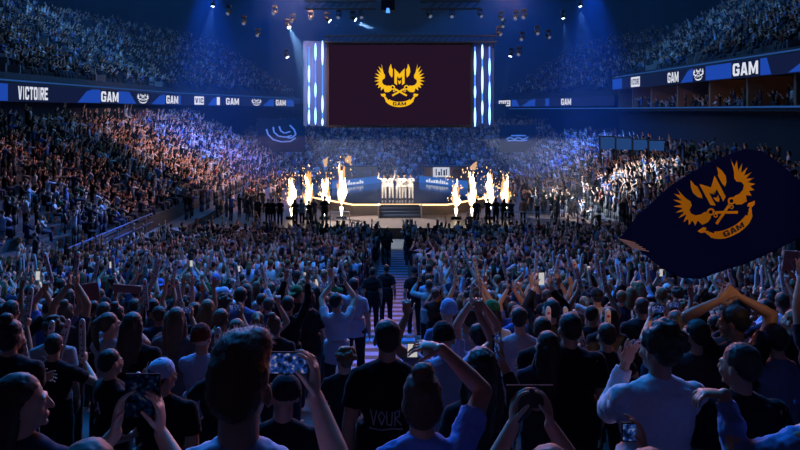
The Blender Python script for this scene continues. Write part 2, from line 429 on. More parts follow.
# clappers and phones
def clapper_meshes():
    c = MB(); n = 14; prof = [(-.31, .012), (-.30, .030), (-.27, .042), (-.1, .046), (.1, .046), (.27, .042), (.30, .030), (.315, .010)]
    vs = []; fs = []
    for z, r in prof:
        for i in range(n): a = 2*PI*i/n; vs.append((r*math.cos(a), r*.75*math.sin(a), z))
    for j in range(len(prof) - 1):
        for i in range(n): fs.append((j*n+i, j*n+(i+1) % n, (j+1)*n+(i+1) % n, (j+1)*n+i))
    fs.append(tuple(range(n))[::-1]); fs.append(tuple(range((len(prof)-1)*n, len(prof)*n)))
    c.add(vs, fs); body = c.mesh('clapper', mat('clapper_plastic', (.62, .58, .58), .35), True)
    # vertical block lettering and a dot, wrapped on both faces
    p = MB(); rnd = random.Random(4); d = MB()
    for s in (-1, 1):
        z = .15
        while z > -.26:
            h = rnd.uniform(.022, .032)
            for x0, x1 in rnd.choice([((-.026, -.016), (.014, .026)), ((-.026, .026),), ((-.026, -.014), (-.004, .026)), ((-.026, -.002), (.012, .026))]):
                def yy(x): return s * (.046 * .75 * math.sqrt(1 - (x/.046)**2) + .0015)
                q = [(x0, yy(x0), z), (x1, yy(x1), z), (x1, yy(x1), z - h), (x0, yy(x0), z - h)]
                p.add(q + [(a, b - s*.002, cc) for a, b, cc in q], [(0,1,2,3), (7,6,5,4), (0,4,5,1), (1,5,6,2), (2,6,7,3), (3,7,4,0)])
            z -= h + .011
        d.cone((0, s*.0335, .215), (0, s*.0362, .215), .022, .022, 16)
    return body, p.mesh('lettering', mat('ink', (.03, .03, .05), .6)), d.mesh('emblem', mat('red_ink', (.5, .03, .02), .5))
CL_BODY, CL_PRINT, CL_DOT = clapper_meshes()
def clapper(pos, d, face, label, group='inflatable clappers in the stand'):
    d = V(d).normalized(); f = V(face); f = (f - d * f.dot(d)).normalized(); x = f.cross(d)
    o = newobj('inflatable_clapper', CL_BODY); o.matrix_world = Matrix.Translation(pos) @ Matrix((x, f, d)).transposed().to_4x4() @ Matrix.Scale(.66, 4)
    newobj('lettering', CL_PRINT, o); newobj('emblem', CL_DOT, o)
    return tag(o, label, 'clapper', group)

def screen_mat(name, seed, strength, warm=True):
    """a phone screen that shows the blue arena with a bright stage in the middle"""
    m = bpy.data.materials.new(name); m.use_nodes = True; nt = m.node_tree; nt.nodes.remove(nt.nodes['Principled BSDF'])
    e = nt.nodes.new('ShaderNodeEmission'); tc = nt.nodes.new('ShaderNodeTexCoord'); n = nt.nodes.new('ShaderNodeTexNoise')
    n.inputs['Scale'].default_value = 58; n.inputs['Detail'].default_value = 5; n.noise_dimensions = '4D'; n.inputs['W'].default_value = seed
    r = nt.nodes.new('ShaderNodeValToRGB'); el = r.color_ramp.elements
    el[0].position = .42; el[0].color = (.004, .008, .03, 1); el[1].position = .74; el[1].color = (.75, .6, .5, 1)
    x = r.color_ramp.elements.new(.56); x.color = (.015, .07, .38, 1)
    if not warm: el[-1].color = (.5, .7, 1, 1)
    nt.links.new(tc.outputs['Object'], n.inputs['Vector']); nt.links.new(n.outputs['Fac'], r.inputs[0]); nt.links.new(r.outputs[0], e.inputs[0])
    e.inputs[1].default_value = strength; nt.links.new(e.outputs[0], nt.nodes['Material Output'].inputs[0])
    return m
SCR = [screen_mat('phone_screen', 1, .55), screen_mat('phone_screen_b', 5, .4, False), screen_mat('tablet_screen', 9, .035, False)]
WHITE_SCR = emat('phone_screen_bright', (.85, .82, .8), .6)
def phone_meshes(w, h, nm, sm):
    b = MB(); b.box((-w/2, -.004, -h/2), (w/2, .004, h/2)); body = b.mesh(nm, mat('phone_case', (.012, .012, .014), .85, spec=.15))
    s = MB(); s.box((-w/2+.004, -.0052, -h/2+.004), (w/2-.004, -.0042, h/2-.004))
    l = MB(); l.cone((w/2-.02, .004, h/2-.02), (w/2-.02, .006, h/2-.02), .009, .009, 10)
    return body, s.mesh('screen', sm), l.mesh('lens', black)
PH = {'land': phone_meshes(.155, .075, 'phone', SCR[0]), 'port': phone_meshes(.074, .152, 'phone', SCR[1]), 'white': phone_meshes(.074, .152, 'phone', WHITE_SCR),
      'tablet': phone_meshes(.115, .145, 'tablet', SCR[2]), 'dark': phone_meshes(.155, .075, 'phone', black), 'small': phone_meshes(.05, .06, 'phone', SCR[1]), 'tiny': phone_meshes(.05, .065, 'phone', WHITE_SCR)}
def phone(kind, pos, rz, label, tilt=0.0, name='phone', group=None):
    b, s, l = PH[kind]; o = newobj(name, b); o.location = pos; o.rotation_euler = (tilt, 0, rz)
    newobj('screen', s, o); newobj('lens', l, o); return tag(o, label, name, group)

# ------------------------------------------------------------------ the winged emblem, drawn as outlines
def E(pts): return [((x - 262) / 200.0, (222 - y) / 200.0) for x, y in pts]
def emblem_shapes():
    tips = [(125,60),(103,80),(88,104),(76,134),(69,164),(70,194),(80,222),(97,246),(120,264),(150,276)]
    outer = []; C0 = (158, 180)
    for i, t in enumerate(tips):
        outer.append(t)
        if i < len(tips) - 1:
            n = tips[i+1]; mx, my = (t[0]+n[0])/2, (t[1]+n[1])/2
            k = .30 if i < 1 else (.42 if i < 6 else .26)
            outer.append((mx + (C0[0]-mx)*k, my + (C0[1]-my)*k))
    inner = [(178,277),(198,266),(204,254),(192,246),(196,230),(184,226),(165,228),(143,220),(130,203),(131,184),(150,170),(152,150),(140,125),(132,95)]
    wing = outer + inner
    horn = [(197,60),(203,92),(211,104),(210,150),(206,166),(190,150),(180,122),(184,90)]
    Mm = [(223,95),(262,138),(301,95),(301,210),(281,224),(281,156),(262,176),(243,156),(243,224),(223,210)]
    gem = [(250,184),(262,194),(274,184),(271,206),(262,218),(253,206)]
    gun = [(229,246),(320,297),(314,309),(222,257)]
    def ring(cx, cy, r0, r1):
        out = []
        for q in (0, 1):
            t = np.linspace(q*PI, q*PI + PI, 8)
            out.append([(cx + r1*math.cos(u), cy + r1*math.sin(u)) for u in t] + [(cx + r0*math.cos(u), cy + r0*math.sin(u)) for u in t[::-1]])
        return out
    rings = ring(210, 240, 9, 18) + ring(222, 266, 5, 10)
    tab = [(118,291),(150,287),(160,298),(150,307),(164,316),(150,330),(146,314),(126,306)]
    fold = [(150,321),(166,322),(180,342),(174,364),(158,350)]
    band_o = []; band_i = []
    for k in range(13):
        t = k / 12; a = math.radians(213 + t * 114)
        band_o.append((262 + 112*math.cos(a), 322 - 68*math.sin(a))); band_i.append((262 + 94*math.cos(a), 306 - 44*math.sin(a)))
    band = band_o + band_i[::-1]
    mir = lambda P: [(524 - x, y) for x, y in P]
    shapes = [wing, mir(wing), horn, mir(horn), Mm, gem, gun, mir(gun), *rings, *[mir(r) for r in rings], tab, mir(tab), fold, mir(fold), band]
    marks = [[(254,160),(262,168),(270,160),(262,176)]]
    return [E(s) for s in shapes], [E(s) for s in marks]
EMB, EMB_MARKS = emblem_shapes()
GLY = {  # heavy condensed capitals as polygons in a unit box
 'G': [[(0,.18),(.14,0),(.86,0),(1,.18),(1,.55),(.52,.55),(.52,.37),(.68,.37),(.68,.2),(.32,.2),(.32,.8),(.68,.8),(.68,.68),(1,.68),(1,.82),(.86,1),(.14,1),(0,.82)]],
 'A': [[(0,0),(.3,0),(.5,.72),(.5,1),(.3,1)], [(1,0),(.7,0),(.5,.72),(.5,1),(.7,1)], [(.3,.16),(.7,.16),(.64,.36),(.36,.36)]],
 'M': [[(0,0),(.24,0),(.24,1),(0,1)], [(.76,0),(1,0),(1,1),(.76,1)], [(.24,1),(.24,.62),(.42,.08),(.58,.08),(.76,.62),(.76,1),(.5,.42)]],
 'V': [[(0,1),(.3,1),(.5,.3),(.5,0),(.32,0)], [(1,1),(.7,1),(.5,.3),(.5,0),(.68,0)]],
 'I': [[(.3,0),(.7,0),(.7,1),(.3,1)]],
 'C': [[(0,.18),(.14,0),(.86,0),(1,.18),(1,.36),(.68,.36),(.68,.2),(.32,.2),(.32,.8),(.68,.8),(.68,.64),(1,.64),(1,.82),(.86,1),(.14,1),(0,.82)]],
 'T': [[(.34,0),(.66,0),(.66,.8),(1,.8),(1,1),(0,1),(0,.8),(.34,.8)]],
 'O': [[(.14,0),(.86,0),(1,.18),(1,.82),(.68,.8),(.68,.2),(.32,.2),(0,.18)], [(0,.18),(.32,.2),(.32,.8),(.68,.8),(1,.82),(.86,1),(.14,1),(0,.82)]],
 'R': [[(0,0),(.3,0),(.3,1),(0,1)], [(.3,.8),(.68,.8),(.68,.58),(.3,.58),(.3,.4),(.86,.4),(1,.54),(1,.86),(.86,1),(.3,1)], [(.42,.4),(.72,0),(1,0),(.78,.4)]],
 'E': [[(0,0),(1,0),(1,.2),(.32,.2),(.32,.41),(.85,.41),(.85,.6),(.32,.6),(.32,.8),(1,.8),(1,1),(0,1)]]}
def block_word(w):
    out = []; W = {'I': .5, 'M': 1.25}; tot = sum(W.get(c, 1) for c in w) + .14*(len(w)-1); x = 0
    for c in w:
        k = W.get(c, 1)
        for P in GLY[c]: out.append([((x + px_*k)/tot - .5, py_ - .5) for px_, py_ in P])
        x += k + .14
    return out
TXT = {}
def T(s, off=.02):
    if (s, off) not in TXT: TXT[(s, off)] = text_mesh(s, off)
    return TXT[(s, off)]
def tri_poly(P):
    return [tuple(t) for t in tessellate_polygon([[V((x, y, 0)) for x, y in P]])]
def subdiv(vs, tris, n):
    for _ in range(n):
        cache = {}; out = []
        def mid(a, b):
            k = (min(a, b), max(a, b))
            if k not in cache: cache[k] = len(vs); vs.append(((vs[a][0]+vs[b][0])/2, (vs[a][1]+vs[b][1])/2))
            return cache[k]
        for a, b, c in tris:
            x, y, z = mid(a, b), mid(b, c), mid(c, a); out += [(a, x, z), (x, b, y), (z, y, c), (x, y, z)]
        tris = out
    return vs, tris
def decal(shapes, fn, fn_back=None, sub=0):
    """flat shapes laid on a surface: fn maps (x, y) to the front skin, fn_back to the skin behind, giving a thin solid"""
    mb = MB()
    for P in shapes:
        vs = [tuple(p) for p in P]; tr = tri_poly(P)
        if sub: vs, tr = subdiv(vs, tr, sub)
        mb.add([fn(x, y) for x, y in vs], tr)
    return mb
def decal_text(s, fn, cx, cy, w, h, off=.02, bend=None):
    vs, fs = T(s, off); mb = MB(); out = []
    for v in vs:
        x = cx + v[0]*w; y = cy + v[1]*h
        if bend: y += bend * (x - cx)**2
        out.append(fn(x, y))
    return mb.add(out, fs)

gold = emat('led_gold', (.95, .52, .012), 1.0); ledwhite = emat('led_white', (.82, .86, 1.0), .85)
ledblue = emat('led_blue', (.012, .06, .40), 1.0); leddark = emat('led_navy', (.006, .011, .045), 1.0); ledmaroon = emat('led_maroon', (.017, .0065, .019), 1.0)

# ------------------------------------------------------------------ the big screen over the stage
SY = 55.0
p0 = at(329, 125, SY); p1 = at(470, 45, SY)
sc = empty('video_screen', ((p0.x+p1.x)/2, SY, p0.z)); tag(sc, 'huge dark hanging video screen showing a gold winged emblem above the stage', 'screen')
cx, cz = (p0.x+p1.x)/2, (p0.z+p1.z)/2
def loc(mb, o):                              # world-built geometry -> child of o
    mb.v = [tuple(V(v) - o.location) for v in mb.v]; return mb
m = MB(); m.box((p0.x, SY, p0.z), (p1.x, SY+.25, p1.z)); loc(m, sc).build('panel', ledmaroon, sc)
m = MB()
for lo, hi in (((p0.x-.18, SY-.06, p0.z-.2), (p1.x+.18, SY+.3, p0.z-.01)), ((p0.x-.18, SY-.06, p1.z+.01), (p1.x+.18, SY+.3, p1.z+.22)), ((p0.x-.18, SY-.06, p0.z-.01), (p0.x-.01, SY+.3, p1.z+.01)), ((p1.x+.01, SY-.06, p0.z-.01), (p1.x+.18, SY+.3, p1.z+.01))):
    m.box(lo, hi)
loc(m, sc).build('frame', mat('screen_frame', (.03, .03, .035), .6), sc)
ec = at(399.5, 85, SY); es = 26.3 / F * SY
fn = lambda x, y: (ec.x + x*es, SY - .03, ec.z + y*es)
loc(decal(EMB, fn), sc).build('emblem', gold, sc)
fn2 = lambda x, y: (ec.x + x*es, SY - .05, ec.z + y*es)
mk = decal(EMB_MARKS, fn2); t = decal([[(x*.50, y*.13 - .722 + .22*(x*.5)**2) for x, y in P] for P in block_word('GAM')], fn2); mk.add(t.v, t.f)
loc(mk, sc).build('lettering', ledmaroon, sc)

# light columns either side of the screen
def burst_tube(px, seed):
    rnd = random.Random(seed)
    a = at(px, 124, SY-.1); b = at(px, 46, SY-.1)
    o = empty('light_tube', (a.x, a.y, a.z))
    m = MB(); m.box((-.09, .03, 0), (.09, .13, b.z - a.z)); m.build('housing', mat('tube_housing', (.02, .03, .07), .5), o)
    H = b.z - a.z
    m = MB(); m.box((-.055, -.01, .05), (.055, .029, H - .05)); m.build('light_strip', emat('tube_blue', (.06, .22, 1.0), 1.6), o)
    return o, H, rnd
TUBES = [(309, 'outermost', 'left', [(74, 7), (97, 9), (117, 6)]), (315.5, 'middle', 'left', [(52, 7), (90, 6), (116, 7)]), (322.5, 'innermost', 'left', [(53, 10), (104, 7), (122, 3)]),
         (475, 'innermost', 'right', [(63, 10), (92, 5), (117, 8)]), (482.3, 'middle', 'right', [(52, 6), (80, 11), (108, 6)]), (489.5, 'outermost', 'right', [(67, 7), (94, 10), (115, 8)])]
for k, (px, which, side, bs) in enumerate(TUBES):
    o, H, rnd = burst_tube(px, k)
    tag(o, '%s blue light column on the %s side of the screen' % (which, side), 'light', 'light columns beside the screen')
    for py, hh in bs:
        zc = at(px, py, SY).z - o.location.z; L = hh / F * SY
        m = MB(); m.ell((0, -.03, zc), (.085, .05, L*1.25), None, 10, 12); m.build('bright_section', emat('tube_white', (.24, .48, 1.0), 3.6), o, True)
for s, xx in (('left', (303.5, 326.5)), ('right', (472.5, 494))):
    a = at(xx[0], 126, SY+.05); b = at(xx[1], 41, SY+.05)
    o = tag(MB().box((a.x, SY+.05, a.z), (b.x, SY+.25, b.z)).build('side_panel_frame', mat('side_panel_glow', (.02, .08, .30), .6)), 'tall blue panel behind the light columns %s of the screen' % s, 'panel', None)  # blue glow between the columns is put into the panel's colour
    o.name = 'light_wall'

# trusses of the rig
def truss(name, a, b, w, label, group=None):
    a = V(a); b = V(b); o = empty(name, a.lerp(b, .5)); L = (b - a).length; d = (b - a).normalized(); u = V((0, 0, 1)); s = d.cross(u).normalized()
    m = MB(); br = MB(); n = int(L / w)
    cs = [s*i*w/2 + u*j*w/2 for i in (-1, 1) for j in (-1, 1)]
    for c in cs: m.bar(a + c, b + c, .045, 6)
    for k in range(n):
        p = a + d*(L*k/n); q = a + d*(L*(k+1)/n); 
        br.bar(p + cs[0], q + cs[1], .025, 5); br.bar(p + cs[2], q + cs[3], .025, 5); br.bar(p + cs[1], q + cs[3], .025, 5); br.bar(p + cs[0], q + cs[2], .025, 5)
    loc(m, o).build('chord', mat('truss_grey', (.09, .09, .11), .5, .4), o); loc(br, o).build('lacing', mat('truss_grey'), o)
    return tag(o, label, 'truss', group)
truss('lighting_truss', at(324, 39, SY-.4), at(497, 39, SY-.4), .5, 'long truss running along the top edge of the big screen')
truss('lighting_truss', at(305, 5, 46), at(376, 5, 46), .5, 'front truss at the top, left of the hall centre')
truss('lighting_truss', at(420, 5, 46), at(480, 5, 46), .5, 'front truss at the top, right of the hall centre')

# fixtures hung in the rig
def moving_head(pos, aim, lit, label, group='spotlights in the rig'):
    pos = V(pos); o = empty('spotlight', pos); d = (V(aim) - pos).normalized()
    m = MB(); m.box((-.17, -.17, .33), (.17, .17, .47)); m.build('base', black, o)
    m = MB(); m.box((-.2, -.05, -.05), (-.16, .05, .33)); m.box((.16, -.05, -.05), (.2, .05, .33)); m.box((-.2, -.05, .30), (.2, .05, .33)); m.build('yoke', black, o)
    m = MB(); m.cone(-d*.22, d*.2, .10, .15, 14); lh = m.build('lamp_head', black, o, True)
    m = MB(); m.cone(d*.201, d*.23, .13, .13, 14); m.build('lens', emat('lens_lit', (.7, .85, 1), 14) if lit else emat('lens_dim', (.5, .6, .9), .25), lh)
    if lit:
        L = bpy.data.lights.new('beam', 'SPOT'); L.energy = lit[0]; L.spot_size = lit[1]; L.spot_blend = .3; L.color = lit[2]; L.shadow_soft_size = .05
        q = link(bpy.data.objects.new('beam', L)); q.location = pos + d*.26; q.rotation_euler = d.to_track_quat('-Z', 'Y').to_euler()
    return tag(o, label, 'spotlight', group)
W_ = (.75, .85, 1.0)
moving_head(at(288, 25, 50), at(305, 62, 49), (38000, .50, W_), 'lit spotlight left of the screen top, wide beam down right')
moving_head(at(327.5, 19, 48), at(352, 41, 48), (30000, .10, W_), 'lit spotlight above the screen with a thin beam')
moving_head(at(353, 18, 48), at(392, 44, 48), (90000, .40, W_), 'lit spotlight above the screen with a broad beam')
moving_head(at(286.5, 55, 60), at(294, 72, 60), (5000, .25, W_), 'small lit spotlight left of the light columns')
moving_head(at(563, 16, 60), at(566, 40, 60), (9000, .35, (.3, .5, 1)), 'lit spotlight high up right of the screen')
moving_head(at(580, 4, 60), at(583, 30, 60), (9000, .6, (.3, .5, 1)), 'lit spotlight at the top edge, right of the screen')
moving_head(at(213, 4, 60), at(208, 40, 60), (9000, .6, (.3, .5, 1)), 'lit spotlight at the top edge, far left of the screen')
moving_head(at(511, 54, 60), at(508, 66, 60), (2500, .35, W_), 'small lit spotlight right of the light columns')
ORD = ['first', 'second', 'third', 'fourth', 'fifth', 'sixth', 'seventh', 'eighth', 'ninth', 'tenth', 'eleventh', 'twelfth', 'thirteenth', 'fourteenth', 'fifteenth', 'sixteenth', 'seventeenth', 'eighteenth', 'nineteenth', 'twentieth']
def nth(k): return ORD[k] if k < 20 else 'number %d' % (k + 1)
UNLIT = {'left of': [(229, 12), (244, 22), (258, 34), (275, 12), (293, 20)], 'above': [(311, 17), (339, 16), (361, 16), (429, 15), (452, 15), (480, 15)],
         'right of': [(499, 33), (501, 18), (503, 25), (516, 17), (519, 53), (522, 38), (524, 16), (537, 32), (548, 36)]}
for ref, lst in UNLIT.items():
    for k, (px, py) in enumerate(lst):
        p = at(px, py, 50 + k % 3 * 3)
        moving_head(p, p + V((random.uniform(-1, 1), -1.2, -1.2)), None, 'unlit rig spotlight %s the screen, %s from the left there' % (ref, nth(k)))
# hanging panels and the centre projector cluster
for px, py, w in ((275, 4, 24), (522, 4, 24)):
    c = at(px, py, 52); ww = w / F * 52 / 2
    m = MB(); m.prism([(c.x-ww, c.y-.9), (c.x+ww, c.y-.6), (c.x+ww, c.y+.9), (c.x-ww, c.y+.6)], c.z+.5, c.z+.66)
    tag(m.build('ceiling_panel', mat('pale_panel', (.10, .11, .14), .7)), 'pale hanging acoustic panel high %s of the screen' % ('left' if px < 400 else 'right'), 'panel')
o = empty('speaker_cluster', at(388, 2, 46)); m = MB()
for k in range(3): m.box((-.45, -.35, .1 - k*.34), (.45, .35, .4 - k*.34))
m.build('cabinet', black, o); MB().box((-.5, -.4, .43), (.5, .4, .52)).build('flying_frame', steel, o)
MB().cone((0, -.36, -.45), (0, -.30, -.75), .08, .14, 12).build('blue_lamp', emat('blue_lamp', (.05, .2, 1), 2.5), o)
tag(o, 'dark speaker cluster hanging at the top centre of the hall', 'speaker')

# ------------------------------------------------------------------ LED fascia boards round the balcony
def wall_pt(line, px):
    k = (px - 400) / F
    for (ax, ay), (bx, by) in zip(line, line[1:]):
        den = (bx - ax) - k * (by - ay)
        if abs(den) < 1e-9: continue
        t = (k * ay - ax) / den
        if -.35 <= t <= 1.04: return V((ax + (bx-ax)*t, ay + (by-ay)*t))
    return None
def fascia(name, line, z0, z1, items, label):
    o = empty(name, (line[0][0], line[0][1], z0)); tag(o, label, 'display')
    m = MB()
    for p, q in zip(line, line[1:]): m.slab(p, q, z0, z1, .2)
    loc(m, o).build('board', leddark, o)
    zc = (z0+z1)/2; H = z1 - z0
    for it in items:
        kind, a, b = it[:3]; A = wall_pt(line, a); B = wall_pt(line, b)
        d = (B - A).normalized(); n = V((d.y, -d.x)); 
        if n.x * A.x > 0: n = -n
        def fn(x, y, off): 
            p = A.lerp(B, x + .5) + n * (.11 + off); return (p.x, p.y, zc + y * H)
        mb = MB()
        if kind == 'blue': mb = decal([it[3] if len(it) > 3 else [(-.5,-.46),(.5,-.46),(.5,.46),(-.5,.46)]], lambda x, y: fn(x, y, .012)); loc(mb, o).build('blue_block', ledblue, o)
        elif kind == 'white': mb = decal([[(-.5,-.42),(.5,-.42),(.5,.42),(-.5,.42)]], lambda x, y: fn(x, y, .012)); loc(mb, o).build('white_block', ledwhite, o)
        elif kind == 'emblem': mb = decal(EMB, lambda x, y: fn(x*.5, y*.5, .03)); loc(mb, o).build('emblem', ledwhite, o)
        elif kind == 'dark': mb = decal([[(x*.86, y*.5) for x, y in P] for P in block_word(it[3])], lambda x, y: fn(x, y, .03)); loc(mb, o).build('lettering', leddark, o)
        else: mb = decal([[(x, y*.74) for x, y in P] for P in block_word(kind)], lambda x, y: fn(x, y, .03)); loc(mb, o).build('lettering', ledwhite, o)
    return o
TRI = [(-.5, -.46), (.5, -.46), (.5, .46), (.1, .3)]; TRI2 = [(-.5, -.46), (.5, -.46), (.1, .46), (-.5, .46)]
fascia('fascia_display', LFRONT, 8.55, 9.75, [('blue', -4, 6), ('VICTOIRE', 16, 46), ('blue', 76, 91, TRI), ('blue', 91, 99), ('GAM', 99.5, 117), ('blue', 117, 135, TRI2), ('emblem', 135, 148), ('blue', 150, 164, TRI), ('GAM', 165, 177), ('blue', 178, 186),
     ('white', 193.5, 203), ('dark', 193.5, 203, 'VIC'), ('blue', 207, 216, TRI), ('white', 216, 219), ('GAM', 225, 238), ('emblem', 250, 261), ('blue', 262, 273, TRI), ('GAM', 275, 285), ('blue', 286, 295, TRI2)], 'long dark blue LED board with white words along the left balcony')
fascia('fascia_display', RFRONT_A, 10.45, 11.75, [('blue', 613.5, 623), ('white', 632, 641), ('dark', 632, 641, 'VICTOIRE'), ('GAM', 669, 680), ('blue', 682, 694, TRI), ('emblem', 694, 706), ('blue', 707, 733), ('GAM', 734.5, 760), ('blue', 762, 773, TRI2), ('blue', 790, 830, TRI)], 'long dark blue LED board with white words along the right balcony')
fascia('fascia_display', RFRONT_B, 8.55, 9.75, [('white', 499.5, 511), ('dark', 499.5, 511, 'VIC'), ('blue', 512.5, 520, TRI2), ('blue', 522, 536, TRI), ('blue', 546, 550), ('GAM', 562, 572)], 'short LED board on the far balcony right of the big screen')
strip = emat('edge_strip', (.03, .12, .42), .55)
def edge(name, pts, r, label, m_=strip):
    m = MB()
    for a, b in zip(pts, pts[1:]): m.bar(a, b, r, 6)
    return tag(m.build(name, m_), label, 'rail')
edge('balcony_rail', [(x - .0, y, 9.95) for x, y in LFRONT], .06, 'thin blue lit rail above the left LED board')
edge('balcony_rail', [(x, y, 11.95) for x, y in RFRONT_A], .06, 'thin blue lit rail above the right LED board')
edge('balcony_rail', [(25.9, 12, 8.22), (25.9, 85, 8.22), (18.6, 119, 8.22)], .07, 'thin blue lit rail below the suites on the right')
# suites on the right: floor slab, dividing walls, lit back wall
tag(MB().box((26.0, 12, 7.9), (30, 86, 8.15)).build('suite_floor', dark), kind='structure')
tag(MB().box((30, 12, 8.15), (30.2, 86, 11.2)).build('wall_suites', mat('suite_wall', (.05, .035, .03), .8)), kind='structure')
tag(MB().box((26.2, 12, 10.6), (30, 86, 10.9)).build('suite_ceiling', dark), kind='structure')
m = MB()
for y in (40, 47, 53.5, 60, 67, 74, 80, 85): m.box((26.6, y, 8.15), (29.99, y + .3, 10.6))
tag(m.build('wall_suite_partition', mat('suite_partition', (.35, .20, .13), .8)), kind='structure')
for y in (50, 57, 70, 77):
    L = bpy.data.lights.new('suite_lamp', 'POINT'); L.energy = 6; L.color = (1, .5, .28); L.shadow_soft_size = .1; q = link(bpy.data.objects.new('suite_lamp', L)); q.location = (29.3, y, 10.2)
# stairs rising through the upper tiers
def stair(name, line_x, y, z0, sgn, n=15, w=1.6):
    m = MB()
    for k in range(n):
        x = line_x + sgn * (k*.85 + .9); m.box((min(x, x + sgn*.84), y, z0 + k*.55 - .3), (max(x, x + sgn*.84), y + w, z0 + k*.55 + .30))
    for yy in (y - .15, y + w):
        for k in range(n):
            x = line_x + sgn * (k*.85 + .9); m.box((min(x, x + sgn*.84), yy, z0 + k*.55 - .3), (max(x, x + sgn*.84), yy + .14, z0 + k*.55 + 1.15))
    return tag(m.build(name, concrete), kind='structure')
STAIRS = [(-1, 61), (-1, 76), (1, 75), (1, 64), (1, 47), (-1, 47)]
for s, y in STAIRS: stair('stair_upper', -25.5 if s < 0 else 26, y, ZL if s < 0 else ZRA, s)

# ------------------------------------------------------------------ stage
DZ = .65
tag(MB().box((-12.5, 43.6, .001), (12.5, 68, DZ)).build('stage_deck', mat('deck_floor', (.13, .075, .05), .45, noise_amt=.3, nscale=2)), kind='structure')
st = empty('stage', (0, 49, DZ)); tag(st, 'low polygonal stage with glossy dark top, lit rim and front stairs', 'stage')
hexa = [(-3.3, 49), (3.3, 49), (6.6, 53), (5.6, 58.5), (1.9, 63), (-1.9, 63), (-5.6, 58.5), (-6.6, 53)]
loc(MB().prism(hexa, DZ + .001, 1.44), st).build('skirt', mat('stage_skirt', (.10, .07, .06), .5), st)
inner_ = [(x*.985, 56 + (y-56)*.985) for x, y in hexa]
loc(MB().prism(inner_, 1.445, 1.5), st).build('top', mat('stage_gloss', (.02, .022, .03), .12, spec=.7, noise_amt=.3, nscale=1), st)
m = MB()
for a, b in ((0, 1), (1, 2), (0, 7)):
    p, q = hexa[a], hexa[b]; m.bar((p[0], p[1] - .07, 1.38), (q[0], q[1] - .07, 1.38), .055, 6)
loc(m, st).build('rim_light', emat('rim_warm', (1, .62, .28), 3.2), st)
m = MB()
for k in range(4): m.box((-1.35, 47.6 + k*.35, DZ + .002), (1.35, 48.92, DZ + .19 * (k+1)))
loc(m, st).build('stairs', mat('stair_dark', (.03, .04, .07), .3), st)
for x in (-1.5, 1.42):
    loc(MB().box((x, 47.5, DZ + .002), (x + .08, 48.9, DZ + .85)), st).build('stair_rail', mat('pale_rail', (.6, .55, .5), .5), st)
# low video band round the back of the stage
def back_band(p, q, z0, z1, label):
    o = empty('video_band', (*p, z0)); m = MB(); m.slab(p, q, z0, z1, .12); loc(m, o).build('panel', emat('band_blue', (.03, .16, .62), .75), o)
    d = (V(q) - V(p)); dn = d.normalized(); n = V((dn.y, -dn.x)); n = n if n.y < 0 else -n; m = MB(); rnd = random.Random(label)
    t = .16
    while t < .62:
        w = rnd.uniform(.015, .05); h = rnd.uniform(.15, .36)
        a = V(p) + d*t + n*.07; b = V(p) + d*(t+w) + n*.07
        m.slab(a, b, z0 + .12, z0 + .12 + h, .02); t += w + .012
    loc(m, o).build('lettering', ledwhite, o); return tag(o, label, 'display', 'video bands behind the performers')
back_band((-5.6, 58.2), (-1.75, 62.8), 1.505, 2.1, 'blue video band behind the performers, left half')
back_band((1.75, 62.8), (5.6, 58.2), 1.505, 2.1, 'blue video band behind the performers, right half')
# team desk fronts behind the stage
def desk(px0, px1, py0, py1, Y, c, label, ef):
    a = at(px0, py1, Y); b = at(px1, py0, Y); o = empty('team_desk', (a.x, Y, DZ)); m = MB(); m.box((a.x, Y, DZ), (b.x, Y+.15, b.z)); loc(m, o).build('front_panel', c, o)
    m = MB(); m.box((a.x, Y+.0, b.z + .003), (b.x, Y+1.2, b.z+.07)); loc(m, o).build('top', dark, o)
    for k in range(2):
        cx_ = a.x + (b.x-a.x)*(.3 + .42*k); zc = (b.z + a.z)/2 + .1
        mb = decal(EMB[:6], lambda x, y: (cx_ + x*.42, Y - .012, zc + y*.42)); loc(mb, o).build('emblem', ef, o)
    return tag(o, label, 'desk')
desk(345, 377, 167, 182, 66, mat('desk_grey', (.62, .56, .56), .6), 'grey fronted team desk behind the stage on the left', emat('desk_blue', (.03, .08, .3), .7))
desk(424, 470, 167, 180, 66, mat('desk_brown', (.36, .22, .17), .6), 'brown fronted team desk behind the stage on the right', mat('desk_dark', (.1, .05, .04), .6))
a = at(433, 177, 65.5); b = at(449.5, 167.5, 65.5)
o = empty('lit_sign', (a.x, 65.5, DZ)); m = MB(); m.box((a.x, 65.5, a.z), (b.x, 65.7, b.z)); m.box((a.x+.3, 65.55, DZ), (a.x+.4, 65.68, a.z)); m.box((b.x-.4, 65.55, DZ), (b.x-.3, 65.68, a.z)); loc(m, o).build('panel', emat('sign_white', (.62, .66, .8), .9), o)
m = MB()
for k, (w, h) in enumerate([(.12, .6), (.2, .35), (.12, .62), (.2, .5), (.12, .6)]): m.box((a.x + .25 + k*.24, 65.46, a.z + .15), (a.x + .25 + k*.24 + w*.8, 65.49, a.z + .15 + h))
loc(m, o).build('lettering', mat('sign_ink', (.15, .17, .25), .6), o); tag(o, 'small glowing white sign panel on the right team desk', 'sign')
MBo = MB(); 
